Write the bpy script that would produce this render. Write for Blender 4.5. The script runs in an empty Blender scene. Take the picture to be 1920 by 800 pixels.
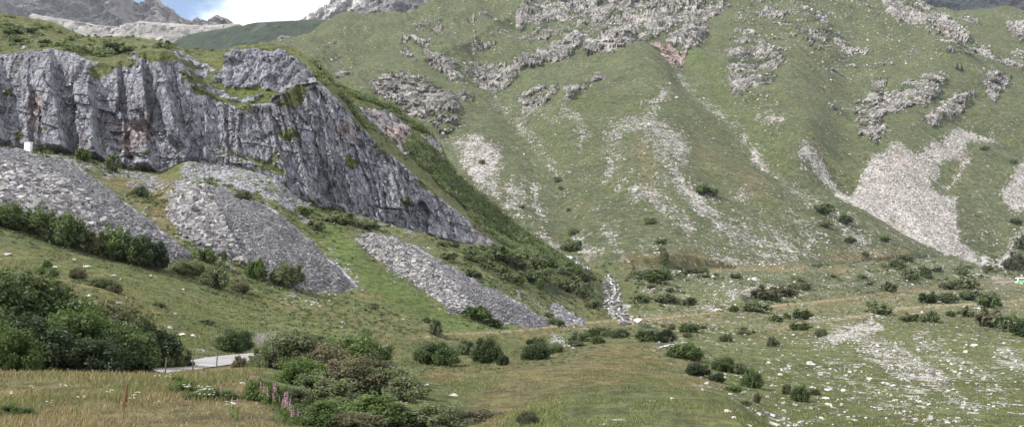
import bpy, math, random
import numpy as np
from mathutils import Vector, Matrix

random.seed(7)
RNG = np.random.default_rng(11)
scene = bpy.context.scene
COL = scene.collection

# ------------------------------------------------------------------ camera
FPX, PCX, PCY = 1884.0, 960.0, 400.0
PITCH = math.atan(160.0 / FPX)
cp, sp = math.cos(PITCH), math.sin(PITCH)
cam_d = bpy.data.cameras.new('camera')
cam_d.sensor_width = 36.0
cam_d.lens = 36.0 * FPX / 1920.0
cam_d.clip_start = 0.1
cam_d.clip_end = 30000
cam = bpy.data.objects.new('camera', cam_d)
COL.objects.link(cam)
cam.rotation_euler = (math.pi / 2 + PITCH, 0, 0)
scene.camera = cam


def ray(px, py):
    """world direction with y = 1 for a line of sight"""
    a = (np.asarray(px, float) - PCX) / FPX
    b = (PCY - np.asarray(py, float)) / FPX
    dy = cp - b * sp
    dz = sp + b * cp
    return a / dy, dz / dy


def project(P):
    x, y, z = P[..., 0], P[..., 1], P[..., 2]
    f = y * cp + z * sp
    u = -y * sp + z * cp
    f = np.where(np.abs(f) < 1e-6, 1e-6, f)
    return PCX + FPX * x / f, PCY - FPX * u / f


# ------------------------------------------------------------------ noise
def _h(ix, iy, iz, seed):
    n = (ix * 73856093) ^ (iy * 19349663) ^ (iz * 83492791) ^ (seed * 2654435761 & 0x7fffffff)
    n = (n ^ (n >> 13)) * 1274126177 & 0x7fffffff
    n = (n ^ (n >> 15)) * 668265263 & 0x7fffffff
    return ((n ^ (n >> 12)) & 0xffff) / 65535.0


def vnoise(p, seed=0):
    sh = p.shape[:-1]
    p = p.reshape(-1, 3)
    i = np.floor(p).astype(np.int64)
    f = p - i
    f = f * f * (3 - 2 * f)
    out = np.zeros(len(p))
    for dx in (0, 1):
        wx = f[:, 0] if dx else 1 - f[:, 0]
        for dy in (0, 1):
            wy = wx * (f[:, 1] if dy else 1 - f[:, 1])
            for dz in (0, 1):
                out += wy * (f[:, 2] if dz else 1 - f[:, 2]) * _h(i[:, 0] + dx, i[:, 1] + dy, i[:, 2] + dz, seed)
    return (out * 2 - 1).reshape(sh)


def fbm(p, octaves=4, seed=0, gain=0.5, ridged=False):
    s, a, t = 0.0, 1.0, 0.0
    for o in range(octaves):
        n = vnoise(p * (2.03 ** o) + o * 17.3, seed + o)
        if ridged:
            n = 1 - 2 * np.abs(n)
        s = s + a * n
        t += a
        a *= gain
    return s / t


def facets(a, b, seed, tilt=.8):
    """broken planes: every cell of a jittered grid is a tilted facet"""
    ia, ib = np.floor(a).astype(np.int64), np.floor(b).astype(np.int64)
    best = np.full(a.shape, 1e9)
    out = np.zeros(a.shape)
    for da in (-1, 0, 1):
        for db in (-1, 0, 1):
            ca, cb = ia + da, ib + db
            z = 0 * ca
            pa = ca + .5 + .9 * (_h(ca, cb, z, seed) - .5)
            pb = cb + .5 + .9 * (_h(ca, cb, z + 1, seed) - .5)
            d = (a - pa) ** 2 + (b - pb) ** 2
            m = d < best
            o = _h(ca, cb, z + 2, seed) * 2 - 1 + tilt * ((_h(ca, cb, z + 3, seed) * 2 - 1) * (a - pa) + (_h(ca, cb, z + 4, seed) * 2 - 1) * (b - pb)) * 2
            out = np.where(m, o, out)
            best = np.where(m, d, best)
    return out


def sstep(a, b, x):
    t = np.clip((x - a) / (b - a), 0, 1)
    return t * t * (3 - 2 * t)


# ------------------------------------------------------------------ small mesh helpers
def mesh_np(name, V, F, mats=(), smooth=False):
    V = np.ascontiguousarray(V, np.float32)
    F = np.ascontiguousarray(F, np.int32)
    k = F.shape[1]
    me = bpy.data.meshes.new(name)
    me.vertices.add(len(V))
    me.vertices.foreach_set('co', V.ravel())
    me.loops.add(F.size)
    me.loops.foreach_set('vertex_index', F.ravel())
    me.polygons.add(len(F))
    me.polygons.foreach_set('loop_start', np.arange(0, F.size, k, dtype=np.int32))
    if isinstance(smooth, np.ndarray):
        me.polygons.foreach_set('use_smooth', smooth.astype(bool))
    else:
        me.polygons.foreach_set('use_smooth', np.full(len(F), bool(smooth)))
    for m in mats:
        me.materials.append(m)
    me.update(calc_edges=True)
    me.validate()
    return me


def attr(me, name, C):
    a = me.attributes.new(name, 'FLOAT_COLOR', 'POINT')
    C = np.asarray(C, np.float32)
    if C.shape[1] == 3:
        C = np.concatenate([C, np.ones((len(C), 1), np.float32)], 1)
    a.data.foreach_set('color', np.ascontiguousarray(C).ravel())


def link(name, data, parent=None, loc=None):
    o = bpy.data.objects.new(name, data)
    COL.objects.link(o)
    if parent is not None:
        o.parent = parent
    if loc is not None:
        o.location = loc
    return o


def tag(o, label=None, cat=None, group=None, kind=None):
    if label: o['label'] = label
    if cat: o['category'] = cat
    if group: o['group'] = group
    if kind: o['kind'] = kind
    return o


def set_mats(me, idx):
    me.polygons.foreach_set('material_index', np.asarray(idx, np.int32))


# ------------------------------------------------------------------ polygons / strokes in plan of the survey sheet
def poly_sd(px, py, poly):
    """signed distance (positive inside)"""
    P = np.asarray(poly, float)
    d = np.full(px.shape, 1e9)
    ins = np.zeros(px.shape, bool)
    n = len(P)
    for i in range(n):
        ax, ay = P[i]
        bx, by = P[(i + 1) % n]
        ex, ey = bx - ax, by - ay
        t = np.clip(((px - ax) * ex + (py - ay) * ey) / (ex * ex + ey * ey + 1e-9), 0, 1)
        d = np.minimum(d, np.hypot(px - ax - t * ex, py - ay - t * ey))
        c = ((ay > py) != (by > py)) & (px < (bx - ax) * (py - ay) / (by - ay + 1e-12) + ax)
        ins ^= c
    return np.where(ins, d, -d)


def line_d(px, py, pts):
    P = np.asarray(pts, float)
    d = np.full(px.shape, 1e9)
    for i in range(len(P) - 1):
        ax, ay = P[i]
        bx, by = P[i + 1]
        ex, ey = bx - ax, by - ay
        t = np.clip(((px - ax) * ex + (py - ay) * ey) / (ex * ex + ey * ey + 1e-9), 0, 1)
        d = np.minimum(d, np.hypot(px - ax - t * ex, py - ay - t * ey))
    return d


def cover(px, py, shapes, wob, soft=6.0):
    """union of soft shapes -> density 0..1 ; wob = boundary wobble in the same units"""
    out = np.zeros(px.shape)
    for s in shapes:
        kind, pts, dens = s[0], np.asarray(s[1], float), s[-1]
        w = s[2] if kind == 's' else 0
        m = w + soft + 26
        lo, hi = pts.min(0) - m, pts.max(0) + m
        sel = (px > lo[0]) & (px < hi[0]) & (py > lo[1]) & (py < hi[1])
        if not sel.any():
            continue
        x, y, wb = px[sel], py[sel], wob[sel]
        if kind == 'p':
            sd = poly_sd(x, y, pts)
        else:
            sd = w * 0.5 - line_d(x, y, pts)
        v = sstep(-soft, soft, sd + wb) * dens
        out[sel] = np.maximum(out[sel], v)
    return out


# ------------------------------------------------------------------ terrain sheets
def curve(pts, U, smooth=0):
    P = np.array(sorted(pts), float)
    y = np.interp(U, P[:, 0], P[:, 1])
    d = np.interp(U, P[:, 0], P[:, 2])
    if smooth:
        k = np.ones(smooth) / smooth
        pad = smooth
        f = lambda v: np.convolve(np.pad(v, pad, mode='edge'), k, 'same')[pad:-pad]
        y, d = f(f(y)), f(f(d))
    return y, d


class Sheet:
    def __init__(self, U, curves, rows, smooth=25, smooths=None):
        self.U = U
        cs = []
        for i, c in enumerate(curves):
            y, d = curve(c, U, smooth if smooths is None else smooths[i])
            rx, rz = ray(U, y)
            cs.append((rx * d, d, rz * d))
        segs = []
        self.start = [0]
        for i, n in enumerate(rows):
            t = (np.arange(n) / n)[:, None]
            a, b = cs[i], cs[i + 1]
            D = a[1] * (1 - t) + b[1] * t
            Z = a[2] * (1 - t) + b[2] * t
            segs.append((D, Z))
            self.start.append(self.start[-1] + n)
        D = np.concatenate([s[0] for s in segs] + [cs[-1][1][None]])
        Z = np.concatenate([s[1] for s in segs] + [cs[-1][2][None]])
        # keep every column in its own vertical plane through the eye line
        y0, _ = curve(curves[0], U, smooth)
        a = (U - PCX) / FPX
        f = D * cp + Z * sp
        X = a[None] * f
        self.P = np.stack([X, D, Z], -1)
        self.px, self.py = project(self.P)

    def soften(self, r0, r1, n):
        """smooth heights along the rows r0..r1"""
        k = np.ones(n) / n
        Z = self.P[r0:r1, :, 2]
        pad = n
        for j in range(2):
            Zp = np.pad(Z, ((pad, pad), (0, 0)), mode='reflect', reflect_type='odd')
            c = np.cumsum(np.pad(Zp, ((1, 0), (0, 0))), 0)
            h = n // 2
            Zs = (c[h + 1 + h + 0:, :] - c[:-(2 * h + 1), :]) / (2 * h + 1)
            Z = Zs[pad - h:pad - h + (r1 - r0)]
        self.P[r0:r1, :, 2] = Z

    def faces(self, r0, r1):
        nc = len(self.U)
        r = np.arange(r1 - r0 - 1)[:, None] * nc
        c = np.arange(nc - 1)[None]
        a = (r + c).ravel()
        return np.stack([a, a + 1, a + nc + 1, a + nc], 1)


GROUND = []     # list of (sheet) in order from near to far for lookups


def at(px, py, sheets=None):
    """the first ground point seen along a line of sight (px, py)"""
    for s in (sheets or GROUND):
        if px < s.U[0] or px > s.U[-1]:
            continue
        j = (px - s.U[0]) / (s.U[1] - s.U[0])
        j0 = int(min(max(j, 0), len(s.U) - 2))
        t = j - j0
        colP = s.P[:, j0] * (1 - t) + s.P[:, j0 + 1] * t
        cy = project(colP)[1]
        ok = np.nonzero((cy[:-1] >= py) & (cy[1:] < py))[0]
        if len(ok):
            k = ok[0]
            q = (cy[k] - py) / (cy[k] - cy[k + 1] + 1e-9)
            return colP[k] * (1 - q) + colP[k + 1] * q
    return None


def at_depth(px, d, s=None):
    s = s or GROUND[0]
    j = (px - s.U[0]) / (s.U[1] - s.U[0])
    j0 = int(min(max(j, 0), len(s.U) - 2))
    t = j - j0
    colP = s.P[:, j0] * (1 - t) + s.P[:, j0 + 1] * t
    k = int(np.argmax(colP[:, 1] >= d))
    k = max(k, 1)
    q = (d - colP[k - 1, 1]) / (colP[k, 1] - colP[k - 1, 1] + 1e-9)
    return colP[k - 1] * (1 - q) + colP[k] * q
def box(Z, n):
    h = n // 2
    n = 2 * h + 1
    Zp = np.pad(Z, ((h, h), (0, 0)), mode='reflect', reflect_type='odd')
    c = np.cumsum(np.pad(Zp, ((1, 0), (0, 0))), 0)
    return (c[n:] - c[:-n]) / n


def refit(s):
    a = (s.U - PCX) / FPX
    s.P[..., 0] = a[None] * (s.P[..., 1] * cp + s.P[..., 2] * sp)
    s.px, s.py = project(s.P)


# ---- near ground: bank, meadow, quarry spur (picture x, picture y, distance)
U1 = np.arange(-330, 2251, 1.7)
N0 = [(-330, 1700, 3.0), (960, 1640, 3.0), (2250, 1640, 3.0)]
N1 = [(-330, 800, 18), (0, 800, 19), (480, 803, 21), (800, 815, 26), (1200, 803, 36), (1920, 800, 46), (2250, 800, 50)]
N2 = [(-330, 692, 33), (0, 690, 35), (280, 702, 36), (400, 697, 37), (450, 688, 38), (500, 690, 40), (700, 735, 43), (900, 752, 48), (1200, 742, 60), (1500, 735, 72), (1920, 733, 80), (2250, 730, 85)]
N3 = [(-330, 705, 47), (0, 702, 47), (280, 700, 52), (400, 690, 56), (480, 680, 60), (600, 684, 66), (800, 705, 66), (1000, 702, 80), (1300, 692, 92), (1600, 690, 105), (1920, 688, 115), (2250, 686, 120)]
N4 = [(-330, 610, 58), (0, 640, 56), (150, 660, 58), (300, 668, 64), (400, 663, 72), (480, 659, 80), (600, 650, 90), (800, 665, 98), (1000, 664, 108), (1240, 652, 120), (1400, 655, 130), (1600, 648, 150), (1920, 640, 175), (2250, 636, 190)]
N5 = [(-330, 470, 85), (0, 505, 84), (200, 545, 86), (400, 595, 98), (600, 615, 112), (800, 640, 125), (1000, 640, 140), (1180, 630, 160), (1300, 622, 180), (1450, 618, 215), (1690, 586, 290), (1920, 566, 360), (2250, 550, 400)]
N6 = [(-330, 350, 110), (0, 425, 112), (150, 470, 116), (310, 506, 122), (460, 545, 132), (680, 572, 145), (860, 607, 158), (1040, 621, 178), (1190, 606, 215), (1300, 599, 245), (1440, 582, 300), (1605, 563, 380), (1820, 537, 490), (1920, 529, 550), (2250, 500, 660)]
N7 = [(-330, 235, 208), (0, 272, 212), (150, 290, 214), (230, 318, 215), (300, 326, 215), (345, 305, 217), (450, 315, 218), (520, 335, 219), (560, 372, 220), (600, 392, 222), (680, 405, 226), (760, 426, 230), (850, 450, 236), (930, 467, 240), (1000, 488, 262), (1080, 520, 300), (1120, 540, 312), (1145, 570, 300), (1165, 572, 300), (1200, 560, 312), (1300, 546, 350), (1500, 535, 400), (1700, 520, 480), (1920, 508, 575), (2250, 480, 700)]
N8 = [(-330, 60, 226), (0, 98, 226), (60, 96, 226), (110, 92, 226), (170, 116, 226), (210, 118, 226), (270, 97, 227), (320, 96, 227), (350, 125, 227), (370, 165, 227), (440, 196, 228), (510, 192, 229), (540, 165, 231), (600, 155, 234), (640, 192, 235), (700, 266, 237), (760, 312, 238), (800, 345, 239), (870, 408, 241), (930, 462, 243), (1000, 484, 266), (1080, 514, 304), (1120, 532, 322), (1145, 552, 325), (1165, 552, 325), (1200, 545, 335), (1300, 536, 370), (1500, 524, 420), (1700, 512, 495), (1920, 500, 590), (2250, 470, 720)]
N9 = [(-330, 20, 268), (0, 26, 266), (60, 38, 264), (100, 46, 262), (150, 66, 258), (200, 70, 256), (260, 70, 254), (310, 76, 252), (350, 90, 250), (420, 92, 248), (450, 84, 247), (500, 80, 247), (550, 92, 249), (590, 122, 250), (610, 142, 251), (650, 182, 252), (700, 236, 254), (760, 290, 256), (800, 324, 258), (870, 388, 261), (930, 442, 266), (1000, 470, 284), (1060, 496, 308), (1100, 512, 325), (1120, 525, 335), (1145, 538, 345), (1165, 540, 345), (1200, 534, 350), (1300, 528, 390), (1500, 518, 435), (1700, 505, 515), (1920, 493, 605), (2250, 455, 740)]
N10 = [(-330, 60, 300), (0, 66, 298), (300, 110, 290), (420, 125, 285), (500, 120, 282), (590, 160, 282), (650, 212, 283), (700, 262, 285), (760, 316, 288), (800, 346, 290), (870, 402, 292), (930, 448, 298), (1000, 474, 308), (1060, 498, 322), (1100, 514, 338), (1145, 530, 355), (1200, 528, 362), (1300, 522, 400), (1500, 513, 445), (1700, 500, 530), (1920, 488, 615), (2250, 445, 755)]
N11 = [(-330, 130, 340), (0, 140, 335), (300, 150, 330), (500, 140, 325), (590, 142, 318), (640, 160, 318), (700, 184, 320), (750, 208, 322), (800, 236, 324), (830, 272, 326), (850, 325, 328), (900, 366, 330), (960, 420, 330), (1020, 460, 332), (1060, 485, 336), (1090, 500, 345), (1145, 520, 368), (1200, 521, 380), (1300, 516, 412), (1500, 508, 458), (1700, 495, 545), (1920, 483, 625), (2250, 430, 770)]
N12 = [(-330, 320, 400), (0, 320, 395), (500, 320, 390), (700, 330, 390), (850, 420, 385), (960, 480, 385), (1060, 510, 385), (1100, 506, 385), (1145, 508, 392), (1200, 512, 405), (1300, 508, 428), (1500, 502, 470), (1700, 490, 560), (1920, 478, 640), (2250, 420, 790)]
N13 = [(-330, 330, 560), (0, 330, 560), (400, 340, 560), (600, 360, 520), (800, 420, 470), (960, 470, 440), (1060, 485, 425), (1100, 492, 425), (1145, 497, 425), (1200, 503, 430), (1300, 502, 445), (1500, 496, 485), (1700, 486, 572), (1920, 470, 655), (2250, 410, 810)]
rowsN = [14, 70, 26, 40, 60, 70, 130, 190, 46, 16, 60, 16, 16]
near = Sheet(U1, [N0, N1, N2, N3, N4, N5, N6, N7, N8, N9, N10, N11, N12, N13], rowsN,
             smooths=[9, 25, 15, 25, 25, 25, 15, 7, 7, 9, 9, 9, 15, 15])
S = near.start
near.P[:S[7], :, 2] = np.concatenate([near.P[:8, :, 2], box(near.P[:S[7], :, 2], 9)[8:]])
refit(near)
PX1, PY1 = near.px.copy(), near.py.copy()      # survey coordinates of the undisturbed ground
R1 = np.arange(near.P.shape[0])[:, None] + 0 * PX1

TALUS1 = [(-60, 255), (20, 274), (70, 286), (140, 303), (190, 343), (250, 392), (310, 432), (352, 468), (362, 482), (310, 496), (240, 470), (150, 430), (0, 385), (-60, 370)]
TALUS2 = [(344, 338), (380, 345), (420, 350), (470, 374), (520, 402), (560, 434), (600, 470), (650, 512), (674, 540), (640, 548), (560, 545), (500, 528), (460, 498), (400, 474), (345, 442), (314, 404), (322, 362)]
TALUS3 = [(671, 455), (680, 443), (700, 439), (735, 442), (780, 462), (830, 492), (900, 532), (960, 560), (1010, 590), (1046, 614), (1000, 616), (940, 606), (880, 592), (850, 586), (800, 552), (750, 517), (700, 482)]
TALUS4 = [(1030, 570), (1045, 567), (1072, 588), (1102, 604), (1092, 614), (1062, 615), (1042, 597)]
APRON = [(335, 335), (350, 285), (400, 272), (470, 300), (520, 325), (590, 372), (575, 400), (520, 380), (470, 352), (400, 345)]

rockN = [('p', APRON, .0)]
near_scree = [('s', [(1790, 470), (1850, 494), (1884, 492), (1900, 468)], 11, .95), ('p', APRON, .75), ('p', [(-40, 262), (60, 278), (150, 296), (230, 322), (300, 330), (300, 345), (200, 330), (100, 300), (0, 285)], .6),
              ('s', [(240, 345), (300, 350), (330, 345)], 10, .7), ('s', [(450, 345), (520, 372), (560, 400), (600, 440)], 12, .55),
              ('s', [(430, 500), (480, 540), (540, 552), (620, 560)], 12, .35), ('s', [(380, 455), (420, 490), (450, 510)], 8, .5),
              ('s', [(520, 560), (600, 575)], 6, .25), ('s', [(300, 500), (345, 480)], 14, .4), ('p', [(640, 385), (720, 400), (790, 425), (780, 440), (700, 425), (640, 405)], .4),
              ('s', [(690, 575), (760, 600), (840, 612)], 5, .12),
              ('s', [(1540, 640), (1600, 622), (1650, 655), (1700, 690), (1760, 720), (1830, 770)], 30, .5),
              ('s', [(1560, 637), (1610, 618), (1645, 610)], 18, .8), ('s', [(1655, 635), (1720, 680), (1770, 705)], 14, .5),
              ('s', [(1620, 655), (1680, 700), (1730, 745)], 26, .45), ('s', [(1520, 600), (1600, 598)], 9, .8), ('s', [(1880, 668), (1935, 690)], 34, .5),
              ('s', [(1370, 548), (1440, 540)], 18, .5), ('s', [(1305, 573), (1350, 580)], 9, .8), ('s', [(1290, 520), (1400, 540), (1430, 548)], 16, .3),
              ('s', [(1360, 780), (1440, 790), (1500, 800)], 30, .25), ('s', [(1240, 650), (1290, 655)], 7, .5), ('s', [(1200, 545), (1290, 548)], 8, .35),
              ('s', [(1730, 640), (1800, 690), (1880, 740)], 40, .3), ('s', [(1560, 700), (1680, 740), (1800, 790)], 60, .22),
              ('s', [(1040, 635), (1075, 660)], 12, .6), ('s', [(970, 545), (1030, 580), (1050, 610)], 8, .5),
              ('s', [(1330, 560), (1370, 575)], 8, .35), ('s', [(1820, 515), (1890, 520)], 14, .6), ('s', [(1440, 545), (1480, 550)], 14, .5),
              ('s', [(1140, 530), (1145, 575), (1178, 606)], 18, .35), ('p', [(1200, 640), (1930, 590), (1930, 810), (1350, 810)], .09),
              ('p', [(1180, 490), (1930, 465), (1930, 590), (1200, 640)], .15), ('p', [(0, 430), (300, 510), (800, 620), (800, 700), (0, 660)], .012)]
near_rockp = [('p', [(418, 100), (440, 93), (470, 92), (520, 95), (555, 110), (585, 138), (604, 168), (575, 172), (540, 176), (516, 170), (480, 160), (440, 166), (400, 150), (418, 128)], 1), ('s', [(372, 158), (410, 172), (450, 184), (490, 178)], 9, .8), ('s', [(355, 128), (385, 140)], 10, .8), ('s', [(515, 186), (540, 172), (600, 166)], 14, 1),
              ('s', [(330, 95), (370, 120), (400, 130)], 14, .55), ('s', [(205, 98), (245, 100)], 16, .5), ('s', [(20, 88), (60, 88)], 8, .4), ('s', [(350, 112), (420, 150)], 8, .5), ('s', [(280, 84), (330, 88)], 7, .5),
              # second spur face
              ('p', [(664, 202), (700, 204), (735, 205), (770, 240), (775, 285), (760, 290), (730, 258), (700, 232), (672, 212)], 1),
              ('p', [(770, 260), (805, 238), (825, 265), (845, 318), (855, 350), (840, 345), (815, 330), (790, 300)], 1),
              ('s', [(650, 285), (690, 330)], 4, .3)]
near_heath = [('s', [(600, 128), (640, 160), (700, 192), (760, 220), (800, 250)], 16, .8), ('s', [(780, 270), (800, 290), (860, 360), (930, 415), (1000, 452), (1075, 494)], 40, .95),
              ('s', [(590, 110), (600, 145), (625, 160)], 18, .8), ('s', [(540, 86), (580, 100), (602, 135)], 9, .6), ('s', [(640, 175), (660, 210), (690, 250)], 9, .7),
              ('s', [(880, 395), (920, 435), (960, 465), (1010, 490)], 18, .8), ('p', [(0, 30), (330, 70), (340, 110), (170, 112), (0, 100)], .16), ('s', [(90, 88), (130, 92), (190, 105)], 8, .6),
              ('p', [(800, 455), (930, 475), (1060, 500), (1130, 560), (1150, 585), (1060, 560), (980, 545), (900, 510)], .55),
              ('s', [(590, 395), (660, 410), (720, 425)], 16, .5), ('s', [(1180, 525), (1300, 515), (1400, 530)], 14, .4), ('s', [(1400, 555), (1470, 545)], 24, .7), ('s', [(1190, 563), (1300, 565)], 12, .4),
              ('s', [(1200, 612), (1260, 640)], 16, .7), ('s', [(780, 640), (930, 650), (1060, 650)], 14, .4),
              ('s', [(30, 395), (120, 420), (300, 485)], 22, .6), ('s', [(1840, 600), (1935, 610)], 44, .5), ('s', [(1700, 545), (1830, 532)], 20, .4)]
near_lush = [('p', [(560, 420), (620, 425), (670, 465), (720, 505), (790, 555), (850, 592), (930, 615), (860, 620), (760, 590), (690, 545), (620, 480), (570, 440)], 1),
             ('p', [(355, 128), (400, 145), (440, 150), (512, 162), (515, 188), (470, 188), (440, 198), (400, 182), (370, 160)], .9), ('s', [(410, 290), (470, 302), (530, 322)], 16, .9),
             ('p', [(480, 350), (560, 385), (590, 410), (560, 430), (500, 385)], .5), ('s', [(1330, 690), (1420, 735)], 24, .5), ('s', [(100, 285), (60, 280)], 10, .6), ('p', [(800, 590), (1000, 615), (950, 635), (820, 622)], .6)]
near_dry = [('p', [(-330, 660), (480, 668), (500, 740), (540, 860), (-330, 860)], .68), ('p', [(195, 335), (330, 335), (315, 400), (330, 440), (280, 420), (230, 370)], .9), ('p', [(1040, 520), (1080, 520), (1130, 590), (1050, 568)], .8),
            ('s', [(820, 700), (1000, 690), (1180, 660)], 26, .6), ('s', [(1180, 612), (1440, 586), (1605, 566), (1930, 532)], 6, .9), ('s', [(1440, 622), (1690, 590), (1930, 570)], 5, .7),
            ('s', [(760, 640), (960, 628), (1190, 607)], 6, .9), ('s', [(0, 490), (150, 540), (300, 600)], 30, .35), ('s', [(920, 780), (1050, 710), (1200, 690), (1300, 730)], 90, .6), ('s', [(480, 560), (640, 600), (760, 640)], 14, .4)]

TRACKS = [[(760, 641), (960, 628), (1190, 607), (1440, 584), (1605, 564), (1820, 538), (1960, 526)], [(1440, 622), (1560, 607), (1690, 588), (1960, 566)]]
trk = np.zeros_like(PX1)
calm = np.ones_like(PX1)
tz = np.zeros_like(PX1)
for tp in TRACKS:
    tp = np.array(tp, float)
    yt = np.interp(PX1, tp[:, 0], tp[:, 1]) + 1.5 * np.sin(PX1 * .021)
    onx = sstep(tp[0, 0], tp[0, 0] + 60, PX1) * (R1 < S[9])
    dyt = PY1 - yt
    tz += onx * np.where(dyt > 0, np.exp(-dyt / 6.0), np.exp(-(dyt / 2.5) ** 2)) * .0055 * near.P[..., 1]
    trk = np.maximum(trk, onx * sstep(3.6, 2.2, np.abs(dyt + 1.4)))
    calm = np.minimum(calm, 1 - .9 * onx * np.exp(-(dyt / 11.0) ** 2))

# displacement of the near sheet -------------------------------------------------
P = near.P
nz = fbm(P * np.array([.06, .06, .06]), 4, 3)
nf = fbm(P * .45, 3, 9)
amp = np.interp(P[..., 1], [3, 30, 60, 130, 300, 450, 600], [.05, .12, .3, .8, 1.5, 3.0, 3.6])
vis = np.ones_like(amp)
P[..., 2] += (nz * amp + nf * np.interp(P[..., 1], [3, 40, 150, 400], [.02, .06, .14, .3])) * calm + tz

# mass of the second spur face and the upper bluff: rough broken rock
wob = 6 * fbm(np.stack([PX1 * .06, PY1 * .06, 0 * PX1], -1), 3, 21)
rk1 = cover(PX1, PY1, near_rockp, wob, 4)
crow = (R1 >= S[7]) & (R1 <= S[8])
back = R1 > S[8]
isfar = R1 > S[9]
frontrock = np.where(isfar, 0, 1)
for sh in near_rockp:
    pass
rk1 = np.where(R1 < S[8], 0, rk1)
rr = fbm(np.stack([P[..., 0] * .22, P[..., 1] * .22, P[..., 2] * .12], -1), 4, 31, ridged=True)
bq = fbm(np.stack([P[..., 0] * .42, P[..., 1] * .3, P[..., 2] * .14], -1), 3, 33)
P[..., 1] -= rk1 * (rr * 1.6 + np.floor(bq * 7) / 7 * 3.0)
P[..., 2] += rk1 * fbm(P * .5, 3, 35) * .8

# grassy hump and the lips of the two farm tracks
hump = cover(PX1, PY1, [('p', [(880, 672), (1050, 660), (1185, 648), (1250, 672), (1325, 720), (1410, 770), (1400, 860), (880, 860)], 1)], 0 * PX1, 60) * (R1 < S[6])
P[..., 2] += hump * np.interp(PX1, [900, 1100, 1250], [.2, .8, 1.0])
# the quarry wall ---------------------------------------------------------------
a0, a1 = S[7], S[8]
v = ((R1[a0:a1 + 1] - a0) / (a1 - a0)).astype(float)
ux = PX1[a0:a1 + 1]
uy = PY1[a0:a1 + 1]
H = P[a0:a1 + 1]
hgt = np.clip((PY1[a0] - PY1[a1])[None] / 120.0, 0, 1) + 0 * ux
off = np.zeros_like(ux)
JOINTS = [(8, 120, 14, 250, 34, 5.0), (57, 150, 61, 265, 30, 1.3), (78, 170, 74, 265, 16, .8), (100, 95, 136, 272, 50, 5.0), (170, 112, 196, 285, 46, 5.0), (228, 130, 232, 210, 30, 1.6),
          (268, 98, 286, 222, 50, 3.6), (270, 225, 293, 327, 44, 4.6), (304, 95, 346, 258, 34, 4.6), (350, 105, 371, 255, 24, 1.8), (385, 170, 395, 250, 22, 1.0), (418, 190, 424, 262, 20, 1.2), (452, 185, 450, 245, 24, 1.5)]
jr = random.Random(5)
x = 485.0
while x < 985:
    JOINTS.append((x, 130, x + jr.uniform(40, 62), 330, jr.uniform(9, 24), jr.uniform(.5, 1.9)))
    x += jr.uniform(8, 20)
for (xa, ya, xb, yb, w, am) in JOINTS:
    xl = xa + (uy - ya) * (xb - xa) / (yb - ya) + 3.0 * vnoise(np.stack([uy * .06, 0 * uy + xa, 0 * uy], -1), 50)
    t = (ux - xl) / w
    g = np.where((t > -1) & (t <= 0), sstep(-1, -.55, t) if am > 3 else (1 + t) ** 2, 0)
    big = am > 3
    fade = sstep(ya - 25, ya + 20, uy)
    if big:
        fade = fade * (0.35 + 0.65 * sstep(ya, ya + 90, uy))
        fade = fade * sstep(yb + 22, yb + 4, uy)
    off += g * am * fade * (.95 if big else .9)
# big dark alcove low on the right
alc = cover(ux, uy, [('p', [(752, 385), (790, 372), (805, 390), (800, 430), (775, 425)], 1)], 3 * vnoise(np.stack([ux * .1, uy * .1, 0 * ux], -1), 61), 4)
off -= alc * 3.5
q = fbm(np.stack([H[..., 0] * .35, H[..., 2] * .12, 0 * ux], -1), 3, 41)
lean = H[..., 0] + H[..., 2] * np.interp(ux, [0, 380, 520, 950], [.10, .12, .34, .42]) + .9 * fbm(H * .12, 3, 41)
hz_ = H[..., 2] + .12 * H[..., 0] + 1.2 * fbm(H * .10, 3, 43)
off += facets(lean / 7.0, hz_ / 15.0, 401, .5) * .80
off += facets(lean / 2.9, hz_ / 6.0, 402, .8) * .48 * np.interp(ux, [300, 430], [.5, 1])
off += facets(lean / 1.15, hz_ / 2.4, 403, .9) * .26 * np.interp(ux, [300, 430], [.6, 1])
off += fbm(H * np.array([1.4, 1, .9]), 3, 47) * .28
shelf = (hz_ / 5.5) % 1.0
off += (shelf < .16) * .40 * sstep(.1, .5, fbm(H * .09, 2, 405) + .2)
lay = cover(ux, uy, [('p', [(205, 220), (240, 228), (262, 212), (280, 215), (290, 250), (290, 300), (255, 312), (225, 290), (208, 262)], 1)], 5 * fbm(np.stack([ux * .08, uy * .08, 0 * ux], -1), 3, 71), 9)
off -= lay * (1.0 + .75 * facets(H[..., 0] / 5.0, (H[..., 2] + .6 * fbm(H * .3, 3, 70)) / 1.3, 411, .4))
ledge = cover(ux, uy, near_lush, 0 * ux, 6)
edge = sstep(0, .06, v) * sstep(1, .94, v)
H[..., 1] -= off * hgt * edge * (1 - .8 * ledge)
P[a0:a1 + 1] = H

# second half of the survey: the great slope across the stream ------------------
U2 = np.arange(330, 2251, 1.7)
M = []
prof = [(500, 430), (450, 495), (400, 565), (350, 640), (300, 725), (250, 820), (200, 925), (150, 1045), (100, 1185), (50, 1340), (0, 1510), (-80, 1800), (-160, 2150)]
base = np.interp


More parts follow.
